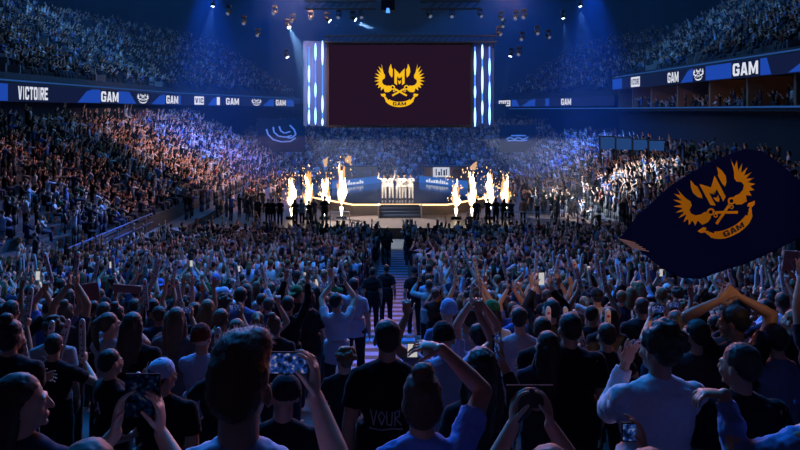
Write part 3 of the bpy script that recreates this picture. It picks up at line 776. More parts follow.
# railings at the front of the deck
def railing(x0, x1, Y, z, label, h=.9):
    o = empty('railing', ((x0+x1)/2, Y, z)); m = MB(); m.bar((x0, Y, z+h), (x1, Y, z+h), .03); m.bar((x0, Y, z+h*.5), (x1, Y, z+h*.5), .02); loc(m, o).build('rail', steel, o)
    n = max(2, int((x1-x0)/1.5) + 1)
    for k in range(n):
        x = x0 + (x1-x0)*k/(n-1); m = MB(); m.bar((x, Y, z), (x, Y, z+h), .03); loc(m, o).build('post', steel, o)
    return tag(o, label, 'railing')
railing(-4.4, -3.2, 44.3, DZ, 'short steel railing on the deck beside the man in a long coat')
railing(6.6, 9.5, 44.3, DZ, 'steel railing on the deck front right of the flames')
# ------------------------------------------------------------------ flames
def fire_mat(name, c0, c1, s, tr):
    m = bpy.data.materials.new(name); m.use_nodes = True; nt = m.node_tree; nt.nodes.remove(nt.nodes['Principled BSDF'])
    e = nt.nodes.new('ShaderNodeEmission'); tc = nt.nodes.new('ShaderNodeTexCoord'); n = nt.nodes.new('ShaderNodeTexNoise'); n.inputs['Scale'].default_value = 2.2; n.inputs['Detail'].default_value = 3
    mx = nt.nodes.new('ShaderNodeMix'); mx.data_type = 'RGBA'; mx.inputs[6].default_value = (*c0, 1); mx.inputs[7].default_value = (*c1, 1)
    nt.links.new(tc.outputs['Object'], n.inputs['Vector']); nt.links.new(n.outputs['Fac'], mx.inputs[0]); nt.links.new(mx.outputs[2], e.inputs[0]); e.inputs[1].default_value = s
    if tr:
        t = nt.nodes.new('ShaderNodeBsdfTransparent'); ms = nt.nodes.new('ShaderNodeMixShader'); ms.inputs[0].default_value = 1 - tr
        nt.links.new(t.outputs[0], ms.inputs[1]); nt.links.new(e.outputs[0], ms.inputs[2]); nt.links.new(ms.outputs[0], nt.nodes['Material Output'].inputs[0])
    else: nt.links.new(e.outputs[0], nt.nodes['Material Output'].inputs[0])
    return m
FCORE = fire_mat('fire_core', (1, .72, .36), (1, .88, .62), 11, 0); FSHELL = fire_mat('fire_shell', (1, .33, .07), (1, .60, .22), 1.3, .40); FBALL = fire_mat('fire_ball', (1, .42, .18), (1, .7, .4), .9, .45); FSPARK = emat('sparks', (1, .55, .22), 3)
def flame(px, base, top, Y, wpx, label, seed):
    rnd = random.Random(seed); b = at(px, base, Y); t = at(px, top, Y); H = t.z - b.z; w = wpx / F * Y / 2
    o = empty('flame_jet', (b.x, Y, DZ))
    z0 = b.z - DZ
    core = MB(); shell = MB()
    core.tube([(0, 0, .22), (0, 0, z0*.75)], [.035, .12], 8)
    prof = [(0, .35), (.12, .95), (.3, 1.0), (.5, .85), (.68, .66), (.82, .42), (.94, .2), (1.0, .06)]
    pts = [(rnd.uniform(-.18, .18)*w*(.3 + k), rnd.uniform(-.1, .1), z0 + H*.82*k) for k, r in prof]
    core.tube(pts, [w*r*.48*rnd.uniform(.8, 1.15) for k, r in prof], 10)
    shell.tube(pts, [w*r*.72 for k, r in prof], 10)
    for _ in range(30):
        k = rnd.uniform(.02, .9); a = rnd.uniform(0, 2*PI); r = w*(1.05 - k*.7); L = rnd.uniform(.15, .34)
        p = V((math.cos(a)*r*.55, math.sin(a)*r*.4, z0 + H*.82*k)); q = p + V((math.cos(a)*r*.45, math.sin(a)*r*.3, H*L*.7)); e = q + V((rnd.uniform(-.12, .12), 0, H*L*.6))
        (core if rnd.random() < .40 else shell).tube([p, q, e], [w*.15, w*.11, w*.025], 6)
    newobj('fire_core', remesh(core, 'fire_core', .035, 1, FCORE), o); newobj('fire_shell', remesh(shell, 'fire_shell', .04, 1, FSHELL), o)
    sp = MB()
    for _ in range(34):
        a = rnd.gauss(0, w*1.1); z = z0 + H*rnd.uniform(.2, 1.12); s = rnd.uniform(.012, .034); sp.ell((a, rnd.uniform(-.3, .3), z), (s, s, s*rnd.uniform(1, 2.6)), None, 6, 5)
    sp.build('sparks', FSPARK, o)['kind'] = 'stuff'
    MB().box((-.34, -.26, .003), (.34, .26, .2)).build('burner_box', black, o)
    return tag(o, label, 'flame', 'flame jets flanking the stage')
for k, (px, b, t, w, side, n) in enumerate([(291.5, 206, 177, 10, 'left', 'outermost'), (308, 207, 169, 10.5, 'left', 'second from outside'), (325, 206, 176, 10.5, 'left', 'third from outside'), (341.5, 204, 162, 11, 'left', 'innermost'),
        (456, 206, 179, 9.5, 'right', 'innermost'), (472, 206, 171, 10, 'right', 'third from outside'), (489.5, 204, 171, 10, 'right', 'second from outside'), (505.5, 203, 174, 10.5, 'right', 'outermost')]):
    flame(px, b, t, 47.2, w, 'tall white hot flame jet %s of the stage, %s of its four' % (side, n), k + 3)
for k, (px, py) in enumerate([(325, 163), (349, 160.5), (474, 167)]):
    p = at(px, py, 47.2); m = MB(); rnd = random.Random(k)
    [m.tube([(rnd.uniform(-.22, .22), 0, rnd.uniform(-.3, .1)), (rnd.uniform(-.22, .22), 0, rnd.uniform(-.05, .25)), (rnd.uniform(-.2, .25), 0, rnd.uniform(.2, .45))], [.05, .09, .02], 8) for _ in range(5)]
    q = newobj('fireball', remesh(m, 'fireball', .04, 2, FBALL)); q.location = p; tag(q, 'loose orange fireball above the %s flame jet' % ['third left', 'innermost left', 'third right'][k], 'flame')

# ------------------------------------------------------------------ performers
white_c = (.78, .74, .68)
PERF = [human('performer_a', 'down', 'wave', head_matrix(0), 1.0, .010, 1.9), human('performer_b', 'up', 'down', head_matrix(.2), 1.0, .010, 1.9), human('performer_c', 'down', 'phone', head_matrix(-.1), 1.0, .010, 1.9),
        human('performer_d', 'down', 'cross', head_matrix(.1), 1.05, .010, 1.9), human('performer_e', 'face', 'down', head_matrix(-.2), 1.0, .010, 1.9)]
for k, (px, ph) in enumerate([(384, 'waving one arm high, leftmost of the five on stage'), (391.2, 'second from left of the five on stage'), (398.3, 'with a bent arm, middle of the five on stage'), (404, 'second from right of the five on stage'), (411, 'with a raised hand, rightmost of the five on stage')]):
    p = at(px, 199, 51.0); o = person(PERF[k], (p.x, 51.0 + (k % 2)*.15, 1.502), PI + random.uniform(-.15, .15), 1.03, white_c, SKINS[k % 3], 'short', HAIRC[k % 4], (.74, .70, .64), shoes=True, label='person in white jacket and trousers, ' + ph, group='performers on the stage')
    for s in (-1, 1):
        m = MB(); m.ell((s*.030, .089, 1.619), (.010, .006, .007), None, 8, 6); q = m.build('eye', mat('eye_dark', (.02, .015, .015), .2), o, True); q.matrix_local = PERF[k]['hm']

# people along the deck front, seen from behind
STANDV = [FARKIT[8], FARKIT[9], FARKIT[10], FARKIT[13], FARKIT[7], FARKIT[5]]
WORDS = {(.012, .012, .014): 'black', }
def cname(c):
    r, g, b = c
    mx = max(c)
    if mx < .045: return 'black' if b < .028 else 'dark navy'
    if mx - min(c) < .08: return 'white' if mx > .5 else ('grey' if mx > .12 else 'charcoal')
    if b == mx: return 'light blue' if g > .3 else 'blue'
    if r == mx: return 'tan' if g > .4*r + .02 and g > .12 else 'red'
    return 'green'
DECK = [(268, 207, 44.6, 8, 'black', 1.0), (273, 206, 44.3, 10, 'black', 1.02), (280, 206.5, 44.6, 8, 'black', 1.0), (295, 205, 44.4, 8, 'charcoal', 1.0), (302, 207, 44.7, 7, 'grey', .97), (309, 208, 44.3, 10, 'black', .95), (314, 206, 44.8, 5, 'charcoal', 1),
        (324.5, 200, 44.2, 8, 'black', 1.13), (476.5, 205, 44.2, 8, 'charcoal', 1.03), (488, 208, 44.7, 5, 'black', 1), (496, 204, 44.3, 7, 'black', 1.05), (504, 207, 44.7, 8, 'black', 1.0), (511, 209, 44.4, 5, 'charcoal', .98), (523, 203, 45.2, 8, 'tan', .98), (258, 203, 45, 8, 'black', 1), (262, 190, 50, 8, 'black', 1)]
CC = {'black': (.015, .015, .018), 'charcoal': (.06, .06, .065), 'grey': (.3, .3, .31), 'tan': (.4, .2, .12), 'white': (.62, .6, .6)}
cnt = 0
for k, (px, py, Y, v, c, s) in enumerate(DECK):
    p = at(px, py, Y)
    side = 'left' if px < 400 else 'right'
    same = [q for q in DECK if (q[0] < 400) == (px < 400)]; same.sort(key=lambda q: abs(q[0] - 400))
    lab = 'person in a long black coat, tall, at the deck front left of the stage stairs' if abs(px - 324.5) < .1 else 'person in %s top on the deck front, %s from the stage stairs on the %s' % (c, nth(same.index((px, py, Y, v, c, s))), side)
    person(FARKIT[v], (p.x, Y, DZ + .002), random.uniform(-.3, .3), s*.98, CC[c], SKINS[k % 5], random.choice(['short', 'short', 'long', 'tail']), HAIRC[k % 4], shoes=True, label=lab, group='people on the deck front'); cnt += 1
# the dark figures standing across the aisle half way down
for k, (px, v, w) in enumerate([(372, 8, 'leftmost'), (386, 8, 'second from left'), (414, 8, 'third from left, hooded'), (429, 10, 'rightmost')]):
    i, d, z = rows[2 + 19 + k % 2]; p = at(px, 300, d)
    person(FARKIT[v], (p.x, d, z + .002), 0, 1.0, CC['black'], SKINS[k], None if k == 2 else 'short', HAIRC[0], head=BEANIE if k == 2 else None, headc=(.02, .02, .024), shoes=True, label='person in dark clothes standing across the aisle steps, %s of four' % w, group='dark figures across the aisle'); cnt += 1

# ------------------------------------------------------------------ side pieces: banners, counters, left rails
def banner(px0, px1, py0, py1, Y, label, shape):
    a = at(px0, py1, Y); b = at(px1, py0, Y); o = empty('banner', ((a.x+b.x)/2, Y, a.z)); cx_, cz_ = (a.x+b.x)/2, (a.z+b.z)/2
    m = MB(); m.box((a.x, Y, a.z), (b.x, Y+.06, b.z)); loc(m, o).build('cloth', mat('banner_black', (.012, .013, .02), .9), o)
    mb = decal(shape, lambda x, y: (cx_ + x*(b.x-a.x)*.32, Y - .012, cz_ + y*(b.z-a.z)*.35)); loc(mb, o).build('emblem', mat('banner_white', (.75, .75, .8), .7), o)
    return tag(o, label, 'banner')
def strokes(lines, w):
    out = []
    for L in lines:
        for (x0, y0), (x1, y1) in zip(L, L[1:]):
            d = V((x1-x0, y1-y0)).normalized(); n = V((-d.y, d.x))*w
            out.append([(x0-n.x, y0-n.y), (x1-n.x, y1-n.y), (x1+n.x, y1+n.y), (x0+n.x, y0+n.y)])
    return out
SW1 = strokes([[(-1, .55), (-.9, .1), (-.55, -.35), (0, -.55), (.6, -.5), (.95, -.2)], [(-.55, .75), (-.5, .3), (-.2, -.05), (.25, -.15), (.7, 0)], [(-.15, .8), (-.05, .4), (.2, .2), (.6, .35)], [(.55, .9), (.85, .5), (.95, .1), (.7, -.2), (.4, -.2)]], .055)
banner(258, 305, 119, 152, 82, 'black banner with a white swirling emblem, left of the screen base', SW1)
SW2 = strokes([[(-1, -.1), (-.7, .15), (-.3, -.1), (0, .15), (.4, -.1), (.9, .15)], [(-.9, -.25), (-.3, -.2), (.3, -.25), (.8, -.15)], [(-.6, .3), (0, .32), (.7, .3)]], .07)
banner(500, 536, 125, 152, 82, 'black banner with a white wavy emblem, right of the screen base', SW2)
banner(594, 618, 128, 141, 78, 'small dark banner with a white mark, far right stand', SW2)
# counters of the commentary platform on the right
for k, (x0, x1) in enumerate([(601, 615), (617, 632), (634, 648), (650, 664)]):
    Y = 56 - k*1.2; a = at(x0, 149 + k*.6, Y); b = at(x1, 137 + k*1.3, Y)
    o = empty('counter', ((a.x+b.x)/2, Y, a.z)); m = MB(); m.box((a.x, Y, a.z), (b.x, Y+.12, b.z)); loc(m, o).build('front_panel', emat('counter_blue', (.018, .065, .22), .8), o)
    m = MB(); m.box((a.x-.05, Y-.1, b.z+.002), (b.x+.05, Y+.7, b.z+.07)); loc(m, o).build('top', dark, o)
    m = MB(); m.box((a.x, Y+.2, 0.9), (a.x+.1, Y+.6, b.z)); m2 = MB(); m2.box((b.x-.1, Y+.2, .9), (b.x, Y+.6, b.z)); loc(m, o).build('leg', dark, o); loc(m2, o).build('leg', dark, o)
    tag(o, 'blue lit counter in the right stand, %s from the left of four' % nth(k), 'counter', 'blue lit counters in the right stand')
for y0, y1, lb in ((19, 29, 'nearest the camera'), (30, 41, 'middle stretch'), (54, 72, 'beside the stage')):
    o = empty('railing', (-14.5, y0, .95)); m = MB(); m.bar((-14.5, y0, 1.95), (-14.5, y1, 1.95), .045); m.bar((-14.5, y0, 1.45), (-14.5, y1, 1.45), .03); loc(m, o).build('rail', mat('rail_blue', (.08, .14, .35), .5), o)
    for k in range(int((y1-y0)/2) + 1):
        m = MB(); m.bar((-14.5, y0 + k*2, .955), (-14.5, y0 + k*2, 1.95), .035); loc(m, o).build('post', steel, o)
    tag(o, 'railing along the left walkway, %s' % lb, 'railing')

# ------------------------------------------------------------------ the spectators nearest the camera, one by one
PLACED = []                                # (row, X, object, colour word, phrase)
HER = {}
def rowd(i): return ROW0 + PITCH * i, end_floor(ROW0 + PITCH * i)
def place(px, top, row, var, shirt, hair='short', hairc=0, skin=0, rz=0.0, label=None, cap=None, capc=None, htop=1.755, dd=0.0, phrase=None, cword=None, lim=(.86, 1.09), haircol=None, trousers=(.02, .022, .03)):
    d, fz = rowd(row); d += dd; p = at(px, top, d); s = max(lim[0], min(lim[1], (p.z - fz) / htop))
    o = person(var, (p.x, d, fz + .003), rz, s, shirt, SKINS[skin], hair, haircol or HAIRC[hairc], head=cap, headc=capc, label=label, group='spectators on the near stand', trousers=trousers)
    PLACED.append([row, p.x, o, cword, phrase if not label else None]); HER.setdefault(row, []).append(p.x)
    return o
def child_pt(o, l): bpy.context.view_layer.update(); return o.matrix_world @ V(l)

WHT = (.55, .56, .62)
# man in the near left foreground, filming
v = human('hero_filming', 'down', 'phone', head_matrix(-.05, 0, 0), 1.08, .0055, .62, cust={1: ((.150, .42, 1.43), (.55, -.1, -.9), (-.05, .2, 1), (-1, .1, 0), .75)}, cloth_voxel=.009, fold=.012)
h1hair = hair_mesh('hair_tall', 'tall', .006, .003, 2200, 3)
H1 = place(240, 327, 0, v, (.42, .50, .70), h1hair, skin=2, haircol=(.13, .055, .03), htop=1.79, label='person with tall reddish brown hair and pale blue T-shirt filming, biggest figure at bottom left')
phone('land', child_pt(H1, (.045, .475, 1.52)), 0, 'phone with bright blue picture held up by the red-haired person', -.05)
# bun-haired person with arms over the head
v = human('hero_bun', 'down', 'phone', head_matrix(.05, -.05, 0), 1.0, .0055, .62, True, cust={1: ((.10, .26, 1.76), (1, .1, -.15), (-1, .25, .10), (0, .3, -1), .55)}, fold=.014, cloth_voxel=.009)
H2 = place(422, 361, 1, v, (.12, .24, .62), hair_mesh('hair_bun_near', 'bun', .006, .005, 1600, 5), skin=1, haircol=(.06, .03, .02), htop=1.80, label='person with a top bun and blue sleeves, right forearm bent over the head, bottom centre')
phone('tiny', child_pt(H2, (-.035, .315, 1.735)), 0, 'phone with plain white screen above the bun-haired person')
# black T-shirt with a white line print
v = human('hero_print', 'down', 'down', head_matrix(.1, .1), 1.08, .007, .6, fold=.010)
H3 = place(387, 317, 3, v, (.014, .014, .018), 'short', 0, 1, label='person in black T-shirt with a white outline print on the back, beside the blue steps', capc=None)
LET = [[(-1, .5), (-.8, -.4), (-.6, .5)], [(-.5, .1), (-.3, .45), (-.1, .1), (-.3, -.35), (-.5, .1)], [(.0, .5), (.02, -.3), (.3, -.35), (.35, .45)], [(.5, -.4), (.5, .4), (.8, .45), (.75, .05), (.5, 0), (.9, -.4)], [(-1.05, -.55), (-.3, -.6), (.4, -.52), (1, -.6)]]
def back_decal(o, shapes, w, zc, name, m_, off=.02, y0=-.135, sub=2):
    """a print laid on the back of a shirt by following its surface"""
    me = o.children[0].data if o.children[0].name.startswith('shirt') else [c for c in o.children if c.name.startswith('shirt')][0].data
    from mathutils.bvhtree import BVHTree
    bv = BVHTree.FromPolygons([q.co for q in me.vertices], [tuple(q.vertices) for q in me.polygons])
    def fn(x, y):
        h = bv.ray_cast(V((x*w, -1, zc + y*w)), V((0, 1, 0))); p = h[0] if h[0] else V((x*w, y0, zc + y*w)); return (p.x, p.y - .003, p.z)
    return decal(shapes, fn, None, sub).build(name, m_, [c for c in o.children if c.name.startswith('shirt')][0])
back_decal(H3, strokes(LET, .035), .10, 1.17, 'lettering', mat('print_grey', (.35, .35, .40), .8))
# long dark hair, filming with one hand
v = human('hero_long', 'down', 'phone', head_matrix(-.1), 1.0, .0065, 1.8, True, cust={1: ((.17, .36, 1.52), (.5, 0, -.9), (-.1, .2, 1), (-1, 0, 0), .6)})
H4 = place(482, 346, 2, v, (.02, .02, .026), hair_mesh('hair_long_near', 'long', .007, .006, 900, 6), 0, 1, label='person with long dark hair in black holding a small phone, bottom centre')
phone('port', child_pt(H4, (.135, .41, 1.61)), .9, 'small phone turned edge-on beside the long-haired person')
# low at the bottom edge: two hands with a phone
v = human('hero_low', 'phone', 'phone', head_matrix(0, -.1), 1.0, .0055, .55, cust={1: ((.075, .36, 1.66), (.6, 0, -.8), (-.1, .2, 1), (-1, 0, 0), .75), -1: ((-.075, .36, 1.66), (-.6, 0, -.8), (.1, .2, 1), (1, 0, 0), .75)})
H5 = place(551, 446, 0, v, (.05, .12, .38), 'short', 0, 2, rz=0, dd=.1, htop=1.755, lim=(.8, 1.1), label='person low at the bottom edge holding a dark phone in both hands, right of centre')
phone('dark', child_pt(H5, (0, .40, 1.76)), 0, 'dark phone held in two hands at the bottom edge right of centre')
# big black back
v = human('hero_big', 'down', 'down', head_matrix(.2, .05), 1.28, .008, .6, fold=.012)
place(569, 311, 4, v, (.012, .012, .016), 'short', 0, 1, label='broad person in black T-shirt, arms down, right of centre', htop=1.755)
# white sweatshirt
v = human('hero_sweat', 'face', 'down', head_matrix(.35, .05), 1.22, .0075, 1.93, cust={-1: ((-.08, .21, 1.47), (-.45, -.25, -1), (.35, 0, 1), (0, -1, .1), .6)}, fold=.010, hem=.80)
place(658, 318, 2, v, WHT, hair_mesh('hair_curly_near', 'curly', .008, .006, 800, 7), 1, 1, rz=.12, label='broad person in white sweatshirt with dark bushy hair, left hand to the face', htop=1.785)
# black shirt to the right
v = human('hero_black', 'down', 'down', head_matrix(.6, 0), 1.2, .0075, .6, fold=.012)
place(739, 342, 2, v, (.013, .013, .017), hair_mesh('hair_near', 'short', .007, .004, 900, 8), 0, 3, dd=-.02, label='broad person in plain black T-shirt, head turned left, bottom right')
# arms overhead
v = human('hero_over', 'clapup', 'clapup', head_matrix(.9, -.1), 1.05, .007, .5, cust={-1: ((-.09, .08, 1.76), (-1, .1, .2), (.8, .1, .5), (.3, 1, 0), .25), 1: ((.09, .11, 1.78), (1, .1, .2), (-.8, .1, .5), (-.3, 1, 0), .25)})
place(735, 305, 4, v, CC['black'], 'short', 0, 3, label='person in black with both hands joined over the head, face turned left')
# tablet filming at bottom left
v = human('hero_tablet', 'phoneup', 'phoneup', head_matrix(0, -.1), 1.0, .006, .55, cust={1: ((.085, .42, 1.58), (.9, 0, -.5), (-.1, .2, 1), (-1, 0, 0), .6), -1: ((-.085, .42, 1.58), (-.7, 0, -.7), (.1, .2, 1), (1, 0, 0), .6)})
H10 = place(88, 440, 0, v, (.03, .03, .05), 'short', 0, 2, label='person in dark top holding a tablet up at bottom left', lim=(.78, 1.1))
phone('tablet', child_pt(H10, (0, .47, 1.70)), 0, 'tablet held up at bottom left, showing the arena', 0, 'tablet')
# blue-white cap
V11 = v = human('hero_cap', 'stick', 'down', head_matrix(-.6, .1), 1.12, .0075, .6, cust={-1: ((-.27, .16, 1.12), (-.8, -.2, -.8), (0, .3, 1), (1, .2, 0), 1.3)})
H11 = place(164, 356, 3, v, (.014, .014, .018), 'short', 0, 2, label='person in pale blue cap and black T-shirt, bottom left', cap=CAPB, capc=(.45, .60, .85), htop=1.77)
v = human('hero_profile', 'face', 'down', head_matrix(-1.2, .05), 1.0, .0065, .6, True)
place(24, 372, 1, v, (.02, .03, .06), 'long', 0, 2, label='person seen in profile with long dark hair, hand at the mouth, bottom left corner')
place(283, 372, 2, NEARKIT[8], (.018, .018, .022), None, 0, 2, label='person in black with dark cap, just behind the lit phone', cap=CAP, capc=(.02, .02, .025), htop=1.77)
place(344, 345, 5, NEARKIT[8], (.02, .02, .03), 'curly', 5, 2, label='short person with ginger curly hair beside the blue steps', lim=(.72, 1.1), htop=1.79)
v = human('hero_denim', 'wave', 'down', head_matrix(.3), 1.1, .0065, 1.9, cust={-1: ((-.44, .16, 1.50), (-.2, -.3, -.8), (-1, .1, .05), (0, 0, -1), 1.4)}, fold=.02)
place(852, 348, 1, v, (.16, .26, .52), 'short', 0, 1, label='person in blue denim jacket stretching one arm left, bottom right corner')
v = human('hero_low_phone', 'down', 'phone', head_matrix(0), 1.05, .0065, .6, cust={1: ((.10, .34, 1.55), (.5, 0, -.9), (-.1, .2, 1), (-1, 0, 0), .6)})
H17 = place(650, 447, 0, v, (.02, .02, .03), 'short', 0, 1, lim=(.8, 1.1), label='person at the bottom edge under the white sweatshirt, holding a small lit phone')
phone('small', child_pt(H17, (.055, .37, 1.63)), 0, 'small lit phone in front of the white sweatshirt')
place(694, 318, 4, NEARKIT[8], (.05, .05, .06), 'short', 0, 2, label='person in black shirt with pale vertical print, left of the raised arms')
place(776, 322, 4, NEARKIT[10], (.15, .22, .42), 'short', 0, 2, rz=.5, label='person in dark cap and pale blue shirt near the right edge', cap=CAP, capc=(.03, .03, .05), htop=1.77)
o = place(112, 350, 4, NEARKIT[7], (.014, .014, .018), 'short', 0, 2, rz=-.7, label='clapping person in black T-shirt with a white letter A on the back')
vs, fs = T('A', .03); back_decal(o, [[vs[i][:2] for i in f] for f in fs], .10, 1.28, 'lettering', mat('print_white', (.6, .6, .65), .8), sub=0)
# named people in the middle rows
def g(var, *a, **k): return place(*a[:3], var, *a[3:], **k)
K = FARKIT
g(NEARKIT[8], 467, 306, 6, (.26, .27, .31), 'short', 0, 3, label='person in grey T-shirt with dark short hair, right of the steps')
g(NEARKIT[13], 520, 307, 6, (.33, .34, .40), 'short', 0, 2, label='person in grey top with pale sleeves, third row of backs right of the steps')
g(NEARKIT[8], 447, 298, 7, (.12, .2, .42), None, 0, 2, label='person in light blue knit hat right of the steps', cap=BEANIE, capc=(.25, .36, .62), htop=1.775)
g(NEARKIT[8], 490, 299, 7, (.50, .52, .58), 'long', 0, 2, label='person in white T-shirt wearing a green headscarf', cap=BEANIE, capc=(.03, .16, .06), htop=1.775)
g(K[6], 337, 292, 9, (.46, .50, .60), 'short', 0, 2, label='person in white T-shirt filming with arms high, left of the steps')
g(K[9], 354, 275, 12, (.42, .46, .58), 'short', 0, 2, label='tall person in white T-shirt standing at the left edge of the steps')
g(K[10], 33, 284, 10, (.46, .48, .55), 'short', 0, 2, label='person in white T-shirt near the left edge of the stand')
g(K[8], 240, 286, 9, (.09, .16, .38), 'short', 0, 2, label='person in blue top, hands down, left of the steps behind the tall hair')
g(NEARKIT[8], 545, 330, 4, (.03, .03, .05), 'long', 0, 2, label='person with long dark hair in black just left of the broad black back')
HOLD = human('hold_low', 'stick', 'stick', head_matrix(.2), 1.0, .0075, .6, cust={1: ((.16, .32, 1.34), (.8, 0, -.8), (-.1, .4, .9), (-1, .2, 0), 1.3), -1: ((-.16, .32, 1.34), (-.8, 0, -.8), (.1, .4, .9), (1, .2, 0), 1.3)})
HELD = []
for px, top, r, t1, t2, w in ((18, 335, 5, -.28, .08, 'leftmost spectator, fifth row'), (54, 333, 5, .22, -.05, 'second spectator from left, fifth row'), (220, 345, 4, .0, .1, 'spectator behind the red-haired head'), (566, 318, 6, .04, -.1, 'spectator behind the broad black back'), (606, 322, 5, -.25, .05, 'spectator left of the white sweatshirt')):
    o = place(px, top, r, HOLD, (.02, .02, .028), 'short', 0, 2, label='person in dark top with two clappers, ' + w)
    HELD.append((o, HOLD, t1, t2, w))
HELD.append((H11, V11, -.10, .5, 'spectator in the pale blue cap'))

# everyone else in the rows
AISLE = (-1.02, .36)
SH = [(.014, .014, .018)]*11 + [(.03, .03, .036)]*4 + [(.02, .03, .07)]*3 + [(.10, .10, .11)]*2 + [(.30, .31, .34)]*2 + [(.58, .58, .62)]*2 + [(.07, .15, .45)]*2 + [(.30, .40, .62)]*2 + [(.14, .03, .025), (.05, .14, .06)]
NMAX = 300 - len(PLACED) - cnt - 5
total = 0; STK = []
for row in range(4, 22):
    d, fz = rowd(row); xl = .5714*d + .15
    x = -xl - random.random()*.3; cand = []
    while x < xl:
        k = random.choices(range(14), [1.2, 2, 2, 4, 2, 4, 2, 5, 9, 1.5, 3, 1.3, 1.5, 3])[0]
        w_ = (.27, .32, .30, .32, .30, .29, .27, .29, .29, .36, .29, .27, .33, .29)[k]
        cand.append((x + w_, k)); x += 2*w_ + random.uniform(.0, .06)
    for x, k in cand:
        if total >= NMAX: break
        if row >= 5 and AISLE[0] - .22 < x < AISLE[1] + .22: continue
        if row == 4 and -1.0 < x < .1: continue
        if any(abs(x - h) < .50 for h in HER.get(row, [])): continue
        if d > 9 and x < -.42*d and random.random() < .25: continue
        kit = NEARKIT if d < 8 else FARKIT
        c = random.choice(SH); hk = random.choices(['short', 'curly', 'long', 'bun', 'tail'], [9, 2, 4, 1, 1.5])[0]
        cap = None; cc = None
        if random.random() < .13: cap = random.choice([CAP, CAPB, BEANIE]); cc = random.choice(SH); hk = 'short' if cap is not BEANIE else None
        o = person(kit[k], (x, d + random.uniform(-.08, .08), fz + .003), random.gauss(0, .18), random.uniform(.92, 1.05), c, random.choice(SKINS), hk, random.choice(HAIRC), head=cap, headc=cc, group='spectators on the near stand',
                   trousers=random.choice([(.02, .022, .03), (.03, .04, .08), (.06, .06, .07)]))
        PLACED.append([row, x, o, cname(c), POSES[k][2]]); total += 1
        STK.append((o, kit[k], k, row, x, len(PLACED) - 1))
LASTROW = row
bpy.context.view_layer.update()
# say which one each of them is: the row and the place counted from the steps
byrow = {}
for e in PLACED: byrow.setdefault(e[0], []).append(e)
SHORT = {'holding up two clappers': 'holding two clappers', 'filming with a phone held high': 'holding phone high', 'waving two clappers overhead': 'waving clappers overhead', 'standing with arms down': 'arms down', 'standing with arms folded': 'arms folded', 'with left hand at the mouth': 'hand at mouth',
         'with both arms raised': 'arms raised', 'with both fists raised': 'fists raised', 'with right fist raised': 'right fist raised', 'with left arm raised': 'left arm raised', 'reaching both hands up': 'reaching up', 'filming with a phone': 'filming by phone'}
POSTXT = {}
for r, es in byrow.items():
    for side in ('left', 'right'):
        L = [e for e in es if (e[1] < -.33) == (side == 'left')]; L.sort(key=lambda e: abs(e[1] + .33))
        for k, e in enumerate(L):
            txt = '%s row, %s %s of the steps' % (nth(r), nth(k), side); POSTXT[e[2].name] = txt
            if e[4]: e[2]['label'] = 'person in %s top %s, %s' % (e[3], SHORT.get(e[4], e[4]), txt)
nph = 0; ncl = 0
for o, var, t1, t2, w in HELD:
    one = o is H11
    for q, t in enumerate((t1, t2)):
        wr, f, pn, el = var['frames'][-1 if (q == 0 or one) else 1]; d = V((math.sin(t), .08, math.cos(t))); g_ = wr + f*.085 + pn*.035 + V((.03*q if one else 0, .05*q if one else 0, 0))
        clapper(o.matrix_world @ (g_ + d*.13), d, (0, 1, 0), '%s of two white clappers held by the %s' % (('left', 'right')[q], w))
for o, var, k, row, x, _ in STK:
    mw = o.matrix_world; txt = POSTXT[o.name]
    if k in (3, 4) and ncl < 90:
        for s in (-1, 1):
            wr, f, pn, el = var['frames'][s]; d = V((random.uniform(-.3, .3), random.uniform(-.05, .25), 1)).normalized()
            g_ = wr + f*.085 + pn*.035; clapper(mw @ (g_ + d*.13), mw.to_3x3() @ d, V((random.uniform(-.4, .4), 1, 0)), 'white clapper in the %s hand, %s' % ('left' if s < 0 else 'right', txt)); ncl += 1
    if k in (5, 6):
        c = (0, .425, 1.645) if k == 5 else (0, .345, 1.885)
        phone('land' if random.random() < .6 else 'white', mw @ V(c), o.rotation_euler.z, 'lit phone held up by a spectator, ' + txt, 0, 'phone', 'phones held up in the stand'); nph += 1
# ------------------------------------------------------------------ the flag waved at the right
FD = 6.0
def fdepth(px, py): return FD + .07*math.sin((px - 620)/38.0 + (py - 200)/60.0) + .035*math.sin((px - 620)/21.0 - py/30.0) + (px - 620)/260.0*.35
TOP = [(620, 238), (634, 220), (650, 204), (670, 186), (692, 172), (716, 159), (744, 149), (762, 151), (780, 163), (800, 181), (830, 200), (872, 214)]
BOT = [(637, 249), (644, 254), (655, 263), (668, 272), (682, 278), (700, 279), (722, 271), (745, 264), (772, 252), (800, 238), (836, 233), (872, 246)]
NU, NV = 66, 26
def interp_line(L, t):
    q = t * (len(L) - 1); i = min(len(L) - 2, int(q)); f = q - i; return (L[i][0]*(1-f) + L[i+1][0]*f, L[i][1]*(1-f) + L[i+1][1]*f)
gv = []
for i in range(NU + 1):
    a = interp_line(TOP, i/NU); b = interp_line(BOT, i/NU)
    for j in range(NV + 1):
        f = j/NV; px, py = b[0]*(1-f) + a[0]*f, b[1]*(1-f) + a[1]*f; gv.append(at(px, py, fdepth(px, py)))
pole_x = gv[-1].x; fl = empty('flag', (pole_x, gv[-1].y, 0)); 
d_, fz_ = rowd(5); fl.location = (pole_x + .02, gv[-1].y, end_floor(gv[-1].y) + .002)
m = MB(); m.add(gv, [(i*(NV+1)+j, (i+1)*(NV+1)+j, (i+1)*(NV+1)+j+1, i*(NV+1)+j+1) for i in range(NU) for j in range(NV)])
